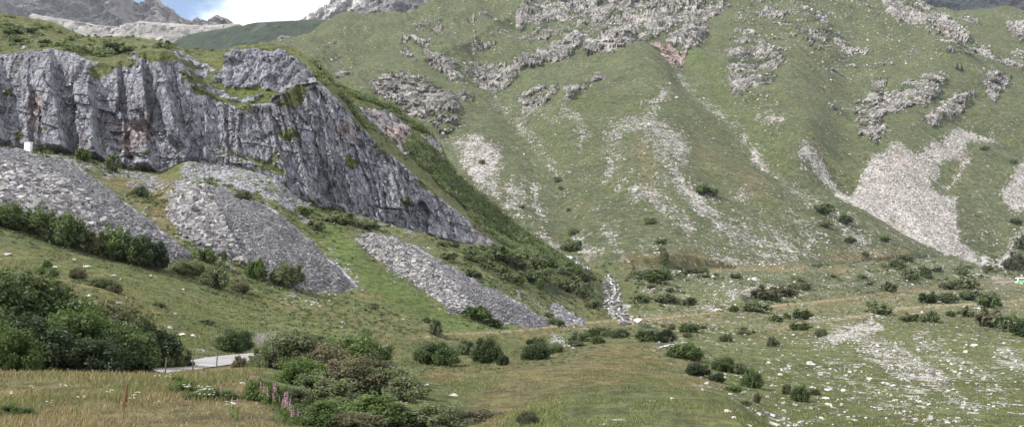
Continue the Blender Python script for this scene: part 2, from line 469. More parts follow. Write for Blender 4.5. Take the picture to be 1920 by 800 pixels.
def mcurve(k):
    out = []
    for x in range(330, 2260, 40):
        y, d = prof[k]
        b_y = np.interp(x, [330, 800, 960, 1060, 1145, 1300, 1500, 1700, 1920, 2250], [400, 430, 470, 485, 497, 502, 496, 486, 470, 410])
        b_d = np.interp(x, [330, 600, 800, 960, 1060, 1145, 1200, 1300, 1500, 1700, 1920, 2250], [540, 520, 470, 440, 425, 425, 430, 445, 485, 572, 655, 810])
        t_y = np.interp(x, [330, 420, 500, 525, 560, 640, 690, 760, 830, 900, 1000, 1650, 1715, 1735, 1760, 1790, 1815, 1850, 1920, 2250], [150, 110, 86, 75, 60, 40, 37, 30, 0, -60, -160, -160, -20, 2, 20, 23, 21, 22, 22, 15])
        f = (500 - y) / 660.0
        yy = b_y + (t_y - b_y) * f
        dd = np.interp(yy, [-160, -80, 0, 50, 100, 150, 200, 250, 300, 350, 400, 450, 500], [2150, 1800, 1510, 1340, 1185, 1045, 925, 820, 725, 640, 565, 495, 430])
        dd = b_d + (dd - 430) * (1 + (430 - b_d) / 1800)
        out.append((x, yy, dd))
    return out


curvesM = [mcurve(k) for k in range(len(prof))]
topc = [(x, y + 40, d + 260) for (x, y, d) in curvesM[-1]]
rowsM = [52, 50, 48, 46, 44, 42, 40, 38, 36, 34, 30, 24, 10]
skirt = [(x, y + 26, d - 6) for (x, y, d) in curvesM[0]]
far = Sheet(U2, [skirt] + curvesM + [topc], [8] + rowsM, smooth=25)
n_top = far.start[13]
far.P[8:n_top, :, 2] = box(far.P[8:n_top, :, 2], 41)
refit(far)
Q = far.P
PX2, PY2 = far.px.copy(), far.py.copy()
# folds of the slope: gullies and ribs
up_ = np.interp(Q[..., 1], [430, 620, 1000, 1500], [.25, .7, 1.3, 2.0])
Q[..., 2] += fbm(np.stack([Q[..., 0] * .018 + Q[..., 1] * .006, Q[..., 1] * .0065, 0 * up_], -1), 4, 87) * 9.5 * up_
Q[..., 2] += fbm(np.stack([Q[..., 0] * .06 + Q[..., 1] * .012, Q[..., 1] * .024, 0 * up_], -1), 3, 89) * 2.4 * up_
Q[..., 2] += fbm(Q * np.array([.006, .0035, .004]), 3, 80) * np.interp(Q[..., 1], [430, 700, 1500], [0, 7, 22])
Q[..., 2] += fbm(Q * .03, 4, 84) * np.interp(Q[..., 1], [430, 700, 1500], [.6, 2.4, 4.5])
gul = [('s', [(1545, 320), (1600, 350), (1700, 420), (1800, 470), (1880, 496)], 40, 1)]
gd = line_d(PX2, PY2, gul[0][1])
rib = sstep(90, 0, line_d(PX2, PY2, [(1830, 280), (1800, 340), (1830, 440), (1870, 480)]) - 30) * (PX2 > 1745)
Q[..., 2] -= sstep(80, 0, gd) * 15 * np.interp(Q[..., 1], [560, 760], [.08, 1])
sd = line_d(PX2, PY2, [(1262, 110), (1300, 170), (1370, 215), (1440, 290), (1500, 350)])
Q[..., 2] -= np.exp(-(sd / 34.0) ** 2) * np.interp(Q[..., 1], [430, 1000], [3, 15])
Q[..., 2] += np.exp(-(line_d(PX2, PY2, [(1215, 110), (1240, 300), (1270, 520)]) / 85.0) ** 2) * np.interp(Q[..., 1], [450, 700, 1200], [3, 11, 15])
Q[..., 2] -= np.exp(-(line_d(PX2, PY2, [(905, 110), (960, 200), (1030, 330), (1085, 490)]) / 40.0) ** 2) * np.interp(Q[..., 1], [450, 700, 1100], [3, 8, 12])
Q[..., 2] += np.exp(-(line_d(PX2, PY2, [(1500, 40), (1480, 180), (1530, 270)]) / 60.0) ** 2) * 13
Q[..., 2] -= np.exp(-(line_d(PX2, PY2, [(1600, 60), (1590, 200), (1580, 300)]) / 40.0) ** 2) * 9
Q[..., 2] += np.exp(-(line_d(PX2, PY2, [(1800, 80), (1740, 180), (1700, 270)]) / 60.0) ** 2) * 11

far_rock = [('p', [(1092, 92), (1094, 65), (1130, 50), (1165, 40), (1194, 20), (1199, 35), (1194, 60), (1184, 85), (1172, 95), (1150, 106), (1135, 98), (1115, 101), (1100, 96)], 1),
            ('p', [(964, 92), (1000, 80), (1030, 72), (1055, 56), (1085, 48), (1094, 70), (1085, 86), (1068, 101), (1035, 100), (1010, 103), (985, 107), (960, 132), (930, 142), (888, 122), (868, 112), (900, 85), (940, 95)], .9),
            ('p', [(962, 172), (975, 155), (1000, 150), (1030, 160), (1046, 166), (1050, 186), (1040, 196), (1020, 201), (1000, 191), (982, 190)], .88), ('p', [(1052, 166), (1080, 160), (1100, 150), (1125, 139), (1142, 150), (1130, 159), (1110, 166), (1100, 181), (1075, 202), (1060, 202), (1052, 186)], .84),
            ('p', [(690, 142), (740, 128), (792, 135), (830, 150), (855, 162), (862, 200), (858, 242), (832, 252), (810, 237), (780, 217), (750, 212), (715, 182), (700, 162)], .8),
            ('p', [(1203, 30), (1212, 5), (1226, 20), (1245, 25), (1290, 14), (1312, 0), (1302, 30), (1290, 43), (1265, 51), (1262, 61), (1235, 66), (1206, 86), (1196, 82), (1201, 55)], .96),
            ('p', [(1244, 83), (1255, 69), (1280, 54), (1300, 47), (1326, 44), (1331, 55), (1315, 66), (1300, 86), (1285, 91), (1275, 79), (1255, 85)], 1.05), ('p', [(1308, 26), (1330, 14), (1346, 9), (1364, 4), (1356, 20), (1335, 36), (1317, 41)], .92),
            ('p', [(1100, 12), (1130, 0), (1150, -20), (1290, -30), (1330, -22), (1348, -2), (1300, 5), (1270, 12), (1230, 15), (1203, 8), (1150, 18), (1110, 32)], .84), ('p', [(966, 5), (1000, -20), (1080, -30), (1102, -2), (1060, 26), (1030, 20), (1000, 31), (985, 42), (966, 36)], .80), ('p', [(970, 56), (1000, 48), (1025, 24), (1040, 42), (1060, 45), (1092, 29), (1094, 40), (1060, 53), (1035, 53), (1000, 61), (978, 64)], .85),
('p', [(1216, 90), (1250, 80), (1282, 92), (1276, 110), (1262, 120), (1245, 102)], 1),
            ('p', [(838, 165), (868, 148), (888, 152), (894, 172), (870, 182), (850, 176)], .8),
            ('p', [(790, 90), (850, 98), (880, 125), (858, 136), (815, 122)], .85), ('s', [(760, 78), (800, 88)], 9, .85), ('s', [(757, 92), (778, 110)], 6, .9), ('s', [(628, 130), (660, 118)], 5, .8), ('s', [(622, 102), (640, 101)], 5, .8), ('s', [(522, 78), (540, 70)], 7, .6),
            ('p', [(1590, 182), (1640, 145), (1668, 150), (1650, 180), (1700, 170), (1752, 160), (1794, 160), (1760, 192), (1745, 217), (1700, 227), (1652, 232), (1672, 262), (1642, 277), (1612, 252), (1598, 222)], .72),
            ('p', [(1750, 222), (1800, 190), (1832, 178), (1822, 202), (1782, 237), (1747, 262), (1733, 247)], .7), ('p', [(1848, 155), (1880, 150), (1892, 170), (1862, 187), (1843, 175)], .75),
            ('p', [(1640, -10), (1712, -10), (1770, 30), (1812, 60), (1820, 92), (1780, 82), (1720, 62), (1670, 30)], .75), ('p', [(1700, 82), (1800, 70), (1902, 112), (1892, 127), (1802, 112), (1720, 97)], .5),
            ('p', [(1876, 100), (1930, 88), (1930, 122), (1893, 122)], .6), ('p', [(1885, 42), (1935, 40), (1935, 78), (1902, 72)], .6), ('p', [(1785, 32), (1820, 28), (1842, 46), (1802, 44)], .5),
            ('p', [(1355, 82), (1400, 68), (1472, 122), (1452, 162), (1442, 202), (1380, 192), (1368, 150)], .62), ('p', [(1410, -10), (1505, -10), (1562, 60), (1542, 102), (1440, 62)], .55),
            ('p', [(1528, 80), (1580, 68), (1642, 80), (1602, 112), (1560, 142), (1528, 112)], .5), ('s', [(1545, 165), (1570, 200)], 30, .35), ('s', [(1575, 250), (1590, 280)], 12, .4),
            ('s', [(605, 92), (625, 80)], 16, .5), ('s', [(782, 42), (822, 40)], 12, .8), ('s', [(882, -10), (889, 30), (890, 62)], 7, .7), ('s', [(890, 70), (924, 67)], 7, .95), ('s', [(930, 55), (955, 42)], 9, .8),
            ('s', [(1040, 110), (1120, 140)], 20, .3), ('s', [(930, 20), (880, 25)], 8, .4), ('s', [(905, 110), (935, 160), (960, 190)], 6, .5)]
far_rock.append(('p', [(975, -30), (1370, -40), (1330, 45), (1250, 62), (1195, 84), (1095, 70), (1000, 50)], .60))
far_rock.append(('p', [(1380, -10), (1700, -10), (1860, 130), (1700, 140), (1560, 150), (1380, 130)], .30))
far_rock.append(('p', [(880, -10), (960, -10), (1000, 60), (860, 110), (760, 60)], .22))
far_scree = [('p', [(836, 265), (890, 253), (912, 270), (942, 265), (942, 320), (937, 392), (920, 372), (890, 347), (868, 312), (852, 287)], .85),
             ('p', [(943, 337), (990, 335), (987, 370), (975, 392), (987, 412), (948, 396), (955, 370)], .62), ('s', [(1003, 345), (1006, 375), (1021, 406)], 15, .85),
             ('s', [(925, 150), (960, 190), (1000, 240), (1030, 285), (1046, 318)], 11, .5), ('s', [(968, 185), (1010, 205), (1052, 237)], 13, .5), ('s', [(1055, 210), (1075, 240), (1092, 266)], 17, .62), ('s', [(1018, 278), (1042, 312)], 9, .6),
             ('p', [(1126, 258), (1190, 235), (1205, 255), (1175, 278), (1170, 322), (1150, 352), (1138, 352), (1136, 300)], .62), ('s', [(1252, 198), (1216, 235), (1195, 272)], 18, .62),
             ('p', [(1193, 258), (1215, 243), (1280, 258), (1292, 300), (1282, 342), (1240, 322), (1208, 292)], .66), ('s', [(1212, 300), (1260, 345), (1290, 385), (1330, 420), (1392, 452)], 17, .75),
             ('s', [(1230, 340), (1228, 362), (1262, 372), (1282, 392)], 11, .65), ('s', [(1160, 372), (1185, 342)], 10, .5), ('s', [(1188, 385), (1225, 395), (1262, 420), (1292, 442)], 24, .68), ('s', [(1290, 385), (1340, 420), (1400, 450), (1442, 472)], 34, .6),
             ('s', [(1390, 375), (1450, 430), (1482, 472)], 34, .4), ('s', [(1478, 408), (1520, 440), (1510, 477)], 15, .55), ('p', [(1006, 438), (1050, 448), (1046, 467)], .95), ('s', [(1084, 444), (1104, 472)], 20, .85), ('s', [(1132, 438), (1152, 465), (1166, 497)], 16, .75),
             ('s', [(1290, 470), (1350, 490), (1402, 497)], 20, .5), ('s', [(1400, 480), (1500, 490)], 22, .35), ('p', [(1330, 400), (1560, 420), (1560, 500), (1300, 500)], .16),
             ('p', [(1556, 317), (1600, 325), (1640, 290), (1680, 288), (1720, 300), (1762, 275), (1812, 245), (1832, 255), (1812, 287), (1782, 302), (1757, 322), (1740, 352), (1760, 372), (1788, 366), (1792, 402), (1802, 440), (1832, 468), (1884, 488), (1862, 502), (1800, 477), (1750, 452), (1700, 432), (1640, 402), (1598, 367)], 1),
             ('s', [(1508, 290), (1540, 302), (1570, 322), (1592, 342)], 16, .8), ('s', [(1838, 268), (1862, 264)], 13, .95), ('p', [(1883, 362), (1925, 298), (1960, 290), (1960, 380), (1895, 397)], .95), ('s', [(1960, 400), (1920, 432), (1892, 452), (1872, 490)], 12, .9), ('s', [(1778, 342), (1800, 325), (1812, 300)], 7, .9),
             ('s', [(1420, 215), (1462, 242)], 12, .75), ('s', [(1272, 112), (1278, 140), (1300, 170), (1330, 186), (1370, 215), (1400, 250), (1440, 290), (1482, 342), (1505, 352)], 5, .8),
             ('s', [(1490, 335), (1510, 352)], 14, .8), ('s', [(1515, 385), (1560, 405), (1580, 440), (1640, 480)], 12, .55), ('s', [(1600, 440), (1640, 470)], 12, .5), ('p', [(1100, 470), (1130, 470), (1150, 500), (1120, 500)], .4),
             ('p', [(880, 300), (1930, 330), (1930, 520), (1000, 520)], .035)]
far_lush = [('s', [(1300, 150), (1345, 180), (1415, 240), (1460, 290)], 40, .3), ('s', [(1000, 170), (1140, 230), (1240, 210)], 40, .2), ('s', [(1300, 100), (1360, 140)], 40, .5), ('s', [(1080, 470), (1060, 430)], 26, .7)]
far_dry = [('s', [(1180, 500), (1330, 505), (1500, 505)], 12, .9), ('s', [(1330, 300), (1420, 350)], 60, .45), ('s', [(1560, 480), (1700, 495), (1900, 510)], 26, .7), ('s', [(1200, 300), (1220, 380)], 26, .5), ('s', [(1780, 350), (1806, 320), (1815, 300)], 14, .8)]
far_heath = [('p', [(1880, 470), (1940, 430), (1940, 520), (1890, 512)], .85), ('s', [(1640, 180), (1650, 250)], 70, .16), ('s', [(720, 170), (840, 230)], 60, .5), ('s', [(740, 160), (770, 200)], 20, .5),
             ('p', [(1360, 80), (1470, 130), (1440, 200), (1375, 180)], .25), ('s', [(1000, 170), (1100, 165)], 24, .3), ('s', [(1072, 450), (1090, 470)], 30, .5), ('s', [(850, 320), (870, 310)], 8, .6), ('p', [(1150, 0), (1200, 60), (1180, 90), (1160, 40)], .2)]
wob2 = 9 * fbm(np.stack([PX2 * .07, PY2 * .07, 0 * PX2], -1), 4, 121) + 4 * vnoise(np.stack([PX2 * .3, PY2 * .3, 0 * PX2], -1), 127)
rk2d = cover(PX2, PY2, far_rock, wob2 * .8, 6)
# broken rock: density against ribbed noise
rn = fbm(np.stack([Q[..., 0] * .035, Q[..., 1] * .016, Q[..., 2] * .06], -1), 6, 131, gain=.72)
rk2 = sstep(-.09, .09, rn * 1.15 + (rk2d - .62) * 1.0) * sstep(.02, .2, rk2d)
rg = fbm(np.stack([Q[..., 0] * .045, Q[..., 1] * .02, Q[..., 2] * .03], -1), 5, 141, gain=.55, ridged=True)
blk = fbm(np.stack([Q[..., 0] * .09, Q[..., 1] * .03, Q[..., 2] * .09], -1), 2, 149)
blk = facets(Q[..., 0] / 16.0 + Q[..., 2] / 40.0, Q[..., 2] / 12.0 + Q[..., 0] / 60.0, 431, .9) * .65 + facets(Q[..., 0] / 5.5, Q[..., 2] / 5.0, 433, .9) * .30
ribs = fbm(np.stack([Q[..., 0] * .016 + Q[..., 2] * .006, Q[..., 1] * .004, Q[..., 2] * .007], -1), 3, 139)
Q[..., 1] -= sstep(.3, .8, cover(PX2, PY2, far_rock[:6], wob2, 14)) * ribs * 12
bigr = 1 + .6 * cover(PX2, PY2, [('p', far_rock[4][1], 1)], wob2, 10)
bul = np.zeros_like(PX2)
for s_ in far_rock:
    if s_[0] != 'p' or s_[-1] < .55: continue
    pts = np.asarray(s_[1], float)
    sel = (PX2 > pts[:, 0].min() - 4) & (PX2 < pts[:, 0].max() + 4) & (PY2 > pts[:, 1].min() - 4) & (PY2 < pts[:, 1].max() + 4)
    if not sel.any(): continue
    sd_ = poly_sd(PX2[sel], PY2[sel], pts) + wob2[sel] * .6
    bul[sel] = np.maximum(bul[sel], (1 - np.exp(-np.clip(sd_, 0, None) / 11.0)) * s_[-1])
slab = facets(Q[..., 0] / 26.0 - Q[..., 2] / 34.0, Q[..., 2] / 16.0 + Q[..., 0] / 40.0, 461, .8)
Q[..., 1] -= bul * (11 + 5.0 * slab)
Q[..., 1] -= rk2 * bigr * (rg * 2.0 + blk * 3.6 + 1.5) * np.interp(Q[..., 1], [500, 900, 1400], [.5, .8, 1.0])
Q[..., 2] += rk2 * (rg * 1.0 + blk * 1.5)
sc2d = cover(PX2, PY2, far_scree, wob2 * 1.2, 10)
sc2d = np.maximum(sc2d, .13 * cover(PX2, PY2, [s_ for s_ in far_scree if s_[-1] > .45], wob2 * 2.0, 26))
stre = fbm(np.stack([Q[..., 0] * .085 - Q[..., 1] * .012, Q[..., 1] * .010, 0 * wob2], -1), 4, 441, gain=.6)
fanm = cover(PX2, PY2, [far_scree[26]] if False else [s_ for s_ in far_scree if s_[0] == 'p' and s_[2] >= .95], wob2 * .6, 8)
sc2d = sc2d * np.clip(.92 + .9 * stre + .5 * fanm, .2, 1.15)
terr = np.sin(Q[..., 2] * 1.15 + 2.5 * fbm(Q * np.array([.02, .02, .05]), 3, 133))
lobes = cover(PX2, PY2, [('p', [(1120, 240), (1300, 240), (1310, 350), (1120, 360)], 1), ('p', [(1280, 380), (1480, 400), (1480, 490), (1280, 440)], .7)], 0 * PX2, 12)
rag = fbm(np.stack([Q[..., 0] * .05, Q[..., 1] * .02, Q[..., 2] * .05], -1), 5, 137, gain=.65)
sc2d = np.clip(sc2d * (1 + lobes * (.16 * terr - .10)) + np.where((sc2d > .03) & (sc2d < .95), .28 * rag, 0), 0, 1)
sc2 = sc2d * (1 - .6 * rk2)
lu2 = cover(PX2, PY2, far_lush, wob2, 14)
dr2 = cover(PX2, PY2, far_dry, wob2, 14)
he2n = fbm(Q * .05, 4, 151)
he2 = np.maximum(cover(PX2, PY2, far_heath, wob2, 10), .72 * cover(PX2, PY2, far_rock, wob2, 22))
he2 = sstep(-.12, .12, he2n * .8 + he2 - .6) * sstep(.03, .1, he2)

# cover of the near sheet
Hn = fbm(P * .09, 4, 161)
rock1 = rk1.copy()
crk = sstep(.0, .03, (R1 - a0) / (a1 - a0)) * sstep(1.02, .985, (R1 - a0) / (a1 - a0) + .03 * Hn) * crow
lu1 = cover(PX1, PY1, near_lush, wob, 6)
lu1 = np.where(R1 > S[9], 0, lu1)
onwall = crow & (hgt.max(0)[None] > .12) if False else crow
tall = (np.clip((PY1[a0] - PY1[a1]) / 14.0, 0, 1) * (PX1[a0] < 950))[None]
rock1 = np.maximum(rock1, np.where(crow, crk * tall * (1 - np.clip(cover(PX1, PY1, [near_lush[1], near_lush[2]], wob, 5), 0, 1)), 0))
spill = np.where(crow, sstep(.22, .40, fbm(P * np.array([.16, .16, .22]), 4, 421) + .45 * sstep(.72, 1.0, (R1 - a0) / (a1 - a0)) - .12), 0)
rock1 = np.clip(rock1 * (1 - .95 * spill), 0, 1)
sc1 = cover(PX1, PY1, near_scree, wob * 1.4, 6)
for tp in (TALUS1, TALUS2, TALUS3, TALUS4):
    sc1 = np.maximum(sc1, np.maximum(cover(PX1, PY1, [('p', tp, 1)], wob * .3, 2), .30 * cover(PX1, PY1, [('p', tp, 1)], wob * 2.0, 24)))
sc1 = np.where((R1 > S[9]) & (PX1 < 1120), 0, sc1 * (1 - .9 * trk)) * (1 - rock1)
dr1 = cover(PX1, PY1, near_dry, wob * 3, 18)
dr1 = np.where((R1 > S[10]) & (PX1 < 1120), 0, dr1)
dr1 = np.maximum(dr1, cover(PX1, PY1, [('s', [(1170, 508), (1330, 508), (1500, 506), (1700, 500)], 10, .8)], wob * 2, 8) * (R1 > S[9]))
dr1 = np.maximum(dr1, trk * 1.3)
he1 = cover(PX1, PY1, near_heath, wob * 1.5, 6)
he1 = sstep(-.12, .12, Hn * .8 + he1 - .6) * sstep(.03, .1, he1) * (1 - np.where(crow, rock1, 0))


def grass_tint(P, lush, dry, heath, basecol, seed):
    n = fbm(P * .035, 3, seed)[..., None]
    n2 = fbm(P * .16, 3, seed + 5)[..., None]
    b = np.array(basecol)
    c = b * (1 + .22 * n + .18 * n2)
    lushc = np.array([.080, .112, .032])
    dryc = np.array([.158, .116, .062])
    hc = np.array([.034, .046, .020])
    m = np.clip(dry[..., None] * (.6 + .5 * n + .5 * n2), 0, 1)
    c = c * (1 - m) + dryc * (1 + .15 * n2) * m
    m = np.clip(lush[..., None] * (.95 + .3 * n2), 0, 1)
    c = c * (1 - .8 * m) + .8 * lushc * (1 + .15 * n2) * m
    m = np.clip(heath[..., None], 0, 1)
    c = c * (1 - m) + hc * (1 + .5 * n2) * m
    return np.clip(c, .005, 1)


tint1 = grass_tint(P, lu1, dr1, he1, (.092, .102, .042), 200)
tint2 = grass_tint(Q, lu2, dr2, he2, (.076, .088, .040), 220)
# rock colours
slate = np.array([.268, .266, .292])
pale = np.array([.35, .322, .295])
red = np.array([.335, .255, .225])
pink = cover(PX1, PY1, [('p', [(60, 178), (80, 172), (102, 185), (104, 200), (80, 205), (64, 240)], .8), ('p', [(203, 232), (250, 238), (276, 216), (290, 262), (262, 300), (228, 292)], .55), ('p', [(632, 235), (655, 232), (665, 260), (645, 265)], .6),
                         ('p', [(735, 235), (752, 228), (768, 248), (772, 280), (740, 270), (728, 255)], .9), ('p', [(150, 270), (178, 270), (178, 280), (150, 282)], .6), ('p', [(880, 415), (935, 455), (930, 467), (885, 450)], .45), ('p', [(805, 300), (850, 320), (850, 345), (815, 330)], .35)], wob * 2.2, 9)[..., None]
bandn = (.5 + .5 * np.sin(P[..., 2] * 3.2 + 3 * vnoise(P * .3, 300)))[..., None]
fb = (sstep(300, 430, P[..., 1]) * sstep(1080, 1180, PX1))[..., None]
tk = (trk * .9)[..., None]
tint1 = tint1 * (1 - tk) + np.array([.215, .185, .115]) * tk
tint1 = tint1 * (1 - fb) + fb * grass_tint(P, lu1, dr1, he1, (.076, .088, .040), 220)
rc1 = slate * (1 + .25 * fbm(P * .12, 3, 301)[..., None]) * (1 - pink) + red * (.85 + .2 * bandn) * pink
sec = (R1 > S[8])[..., None]
rc1 = np.where(sec & (pink < .3) & (R1[..., None] > S[9]), rc1 * np.array([1.1, 1.02, .92]), rc1)
rightside = sstep(1060, 1160, PX1)[..., None] * (R1 < S[12])[..., None]
rc1 = rc1 * (1 - rightside) + np.array([.40, .37, .345]) * rightside
lefts = ((PX1 < 900) & (R1 < S[6] - 10))[..., None]
rc1 = np.where(lefts, np.array([.40, .38, .36]), rc1)
red2 = cover(PX2, PY2, [('p', [(1216, 90), (1250, 80), (1282, 92), (1278, 112), (1262, 120), (1245, 102)], .9), ('s', [(1745, 62), (1770, 60)], 9, .5), ('s', [(1650, 300), (1660, 330)], 20, .2), ('s', [(1690, 300), (1670, 350)], 16, .3), ('s', [(1190, 20), (1210, 5)], 14, .4)], wob2 * .4, 4)[..., None]
rc2 = pale * (1 + .30 * fbm(Q * .04, 3, 311)[..., None]) * (1 - red2) + np.array([.43, .32, .275]) * red2
dk = cover(PX2, PY2, [('p', far_rock[4][1], .9), ('p', far_rock[2][1], .35)], wob2, 8)[..., None]
rc2 = rc2 * (1 - dk * .12)
rc2 = rc2 * (1 + .38 * np.clip(stre, -.6, .6) * (sc2d > .3) * (1 - rk2))[..., None]
strk = cover(PX2, PY2, [far_scree[-8]], wob2 * .2, 3)[..., None]
rc2 = rc2 * (1 - strk) + .6 * strk

GROUND.extend([near, far])
near.px, near.py = project(near.P)
far.px, far.py = project(far.P)
# ------------------------------------------------------------------ materials
class NT:
    def __init__(self, name):
        self.m = bpy.data.materials.new(name)
        self.m.use_nodes = True
        self.t = self.m.node_tree
        self.t.nodes.clear()
        self.out = self.t.nodes.new('ShaderNodeOutputMaterial')

    def n(self, typ, **kw):
        nd = self.t.nodes.new(typ)
        for k, v in kw.items():
            setattr(nd, k, v)
        return nd

    def set(self, sock, v):
        if hasattr(v, 'links'):
            self.t.links.new(v, sock)
        elif v is not None:
            if hasattr(sock.default_value, '__len__') and not hasattr(v, '__len__'):
                v = (v,) * len(sock.default_value)
            if hasattr(v, '__len__') and len(v) == 3 and len(sock.default_value) == 4:
                v = tuple(v) + (1,)
            sock.default_value = v

    def math(self, op, a, b=None, c=None, clamp=False):
        nd = self.n('ShaderNodeMath', operation=op, use_clamp=clamp)
        self.set(nd.inputs[0], a)
        if b is not None: self.set(nd.inputs[1], b)
        if c is not None: self.set(nd.inputs[2], c)
        return nd.outputs[0]

    def mix(self, f, a, b, blend='MIX'):
        nd = self.n('ShaderNodeMix', data_type='RGBA', blend_type=blend)
        self.set(nd.inputs[0], f); self.set(nd.inputs[6], a); self.set(nd.inputs[7], b)
        return nd.outputs[2]

    def noise(self, vec, scale, detail=4, rough=.55, dist=0):
        nd = self.n('ShaderNodeTexNoise')
        self.set(nd.inputs['Vector'], vec)
        nd.inputs['Scale'].default_value = scale
        nd.inputs['Detail'].default_value = detail
        nd.inputs['Roughness'].default_value = rough
        nd.inputs['Distortion'].default_value = dist
        return nd.outputs['Fac'], nd.outputs['Color']

    def vor(self, vec, scale, feature='F1', rnd=1):
        nd = self.n('ShaderNodeTexVoronoi', feature=feature)
        self.set(nd.inputs['Vector'], vec)
        nd.inputs['Scale'].default_value = scale
        nd.inputs['Randomness'].default_value = rnd
        return nd

    def ramp(self, x, a, b, lo=0.0, hi=1.0):
        nd = self.n('ShaderNodeMapRange', interpolation_type='SMOOTHSTEP')
        self.set(nd.inputs[0], x); self.set(nd.inputs[1], a); self.set(nd.inputs[2], b)
        self.set(nd.inputs[3], lo); self.set(nd.inputs[4], hi)
        return nd.outputs[0]

    def mapv(self, vec, scale=(1, 1, 1), rot=(0, 0, 0)):
        nd = self.n('ShaderNodeMapping')
        self.set(nd.inputs[0], vec)
        nd.inputs['Scale'].default_value = scale
        nd.inputs['Rotation'].default_value = rot
        return nd.outputs[0]

    def obj(self):
        return self.n('ShaderNodeTexCoord').outputs['Object']

    def attr(self, name):
        nd = self.n('ShaderNodeAttribute', attribute_name=name)
        return nd.outputs['Color'], nd.outputs['Fac'], nd.outputs['Alpha']

    def sep(self, c):
        nd = self.n('ShaderNodeSeparateColor')
        self.set(nd.inputs[0], c)
        return nd.outputs

    def bump(self, h, strength, dist):
        nd = self.n('ShaderNodeBump')
        self.set(nd.inputs['Height'], h)
        nd.inputs['Strength'].default_value = strength
        nd.inputs['Distance'].default_value = dist
        return nd.outputs[0]

    def bsdf(self, col, rough=.9, spec=.2, normal=None, **kw):
        nd = self.n('ShaderNodeBsdfPrincipled')
        self.set(nd.inputs['Base Color'], col)
        self.set(nd.inputs['Roughness'], rough)
        nd.inputs['Specular IOR Level'].default_value = spec
        if normal is not None: self.set(nd.inputs['Normal'], normal)
        for k, v in kw.items():
            self.set(nd.inputs[k], v)
        return nd.outputs[0]

    def done(self, sh):
        self.t.links.new(sh, self.out.inputs[0])
        return self.m


def mulc(t, col, f):
    return t.mix(1.0, col, f, 'MULTIPLY')


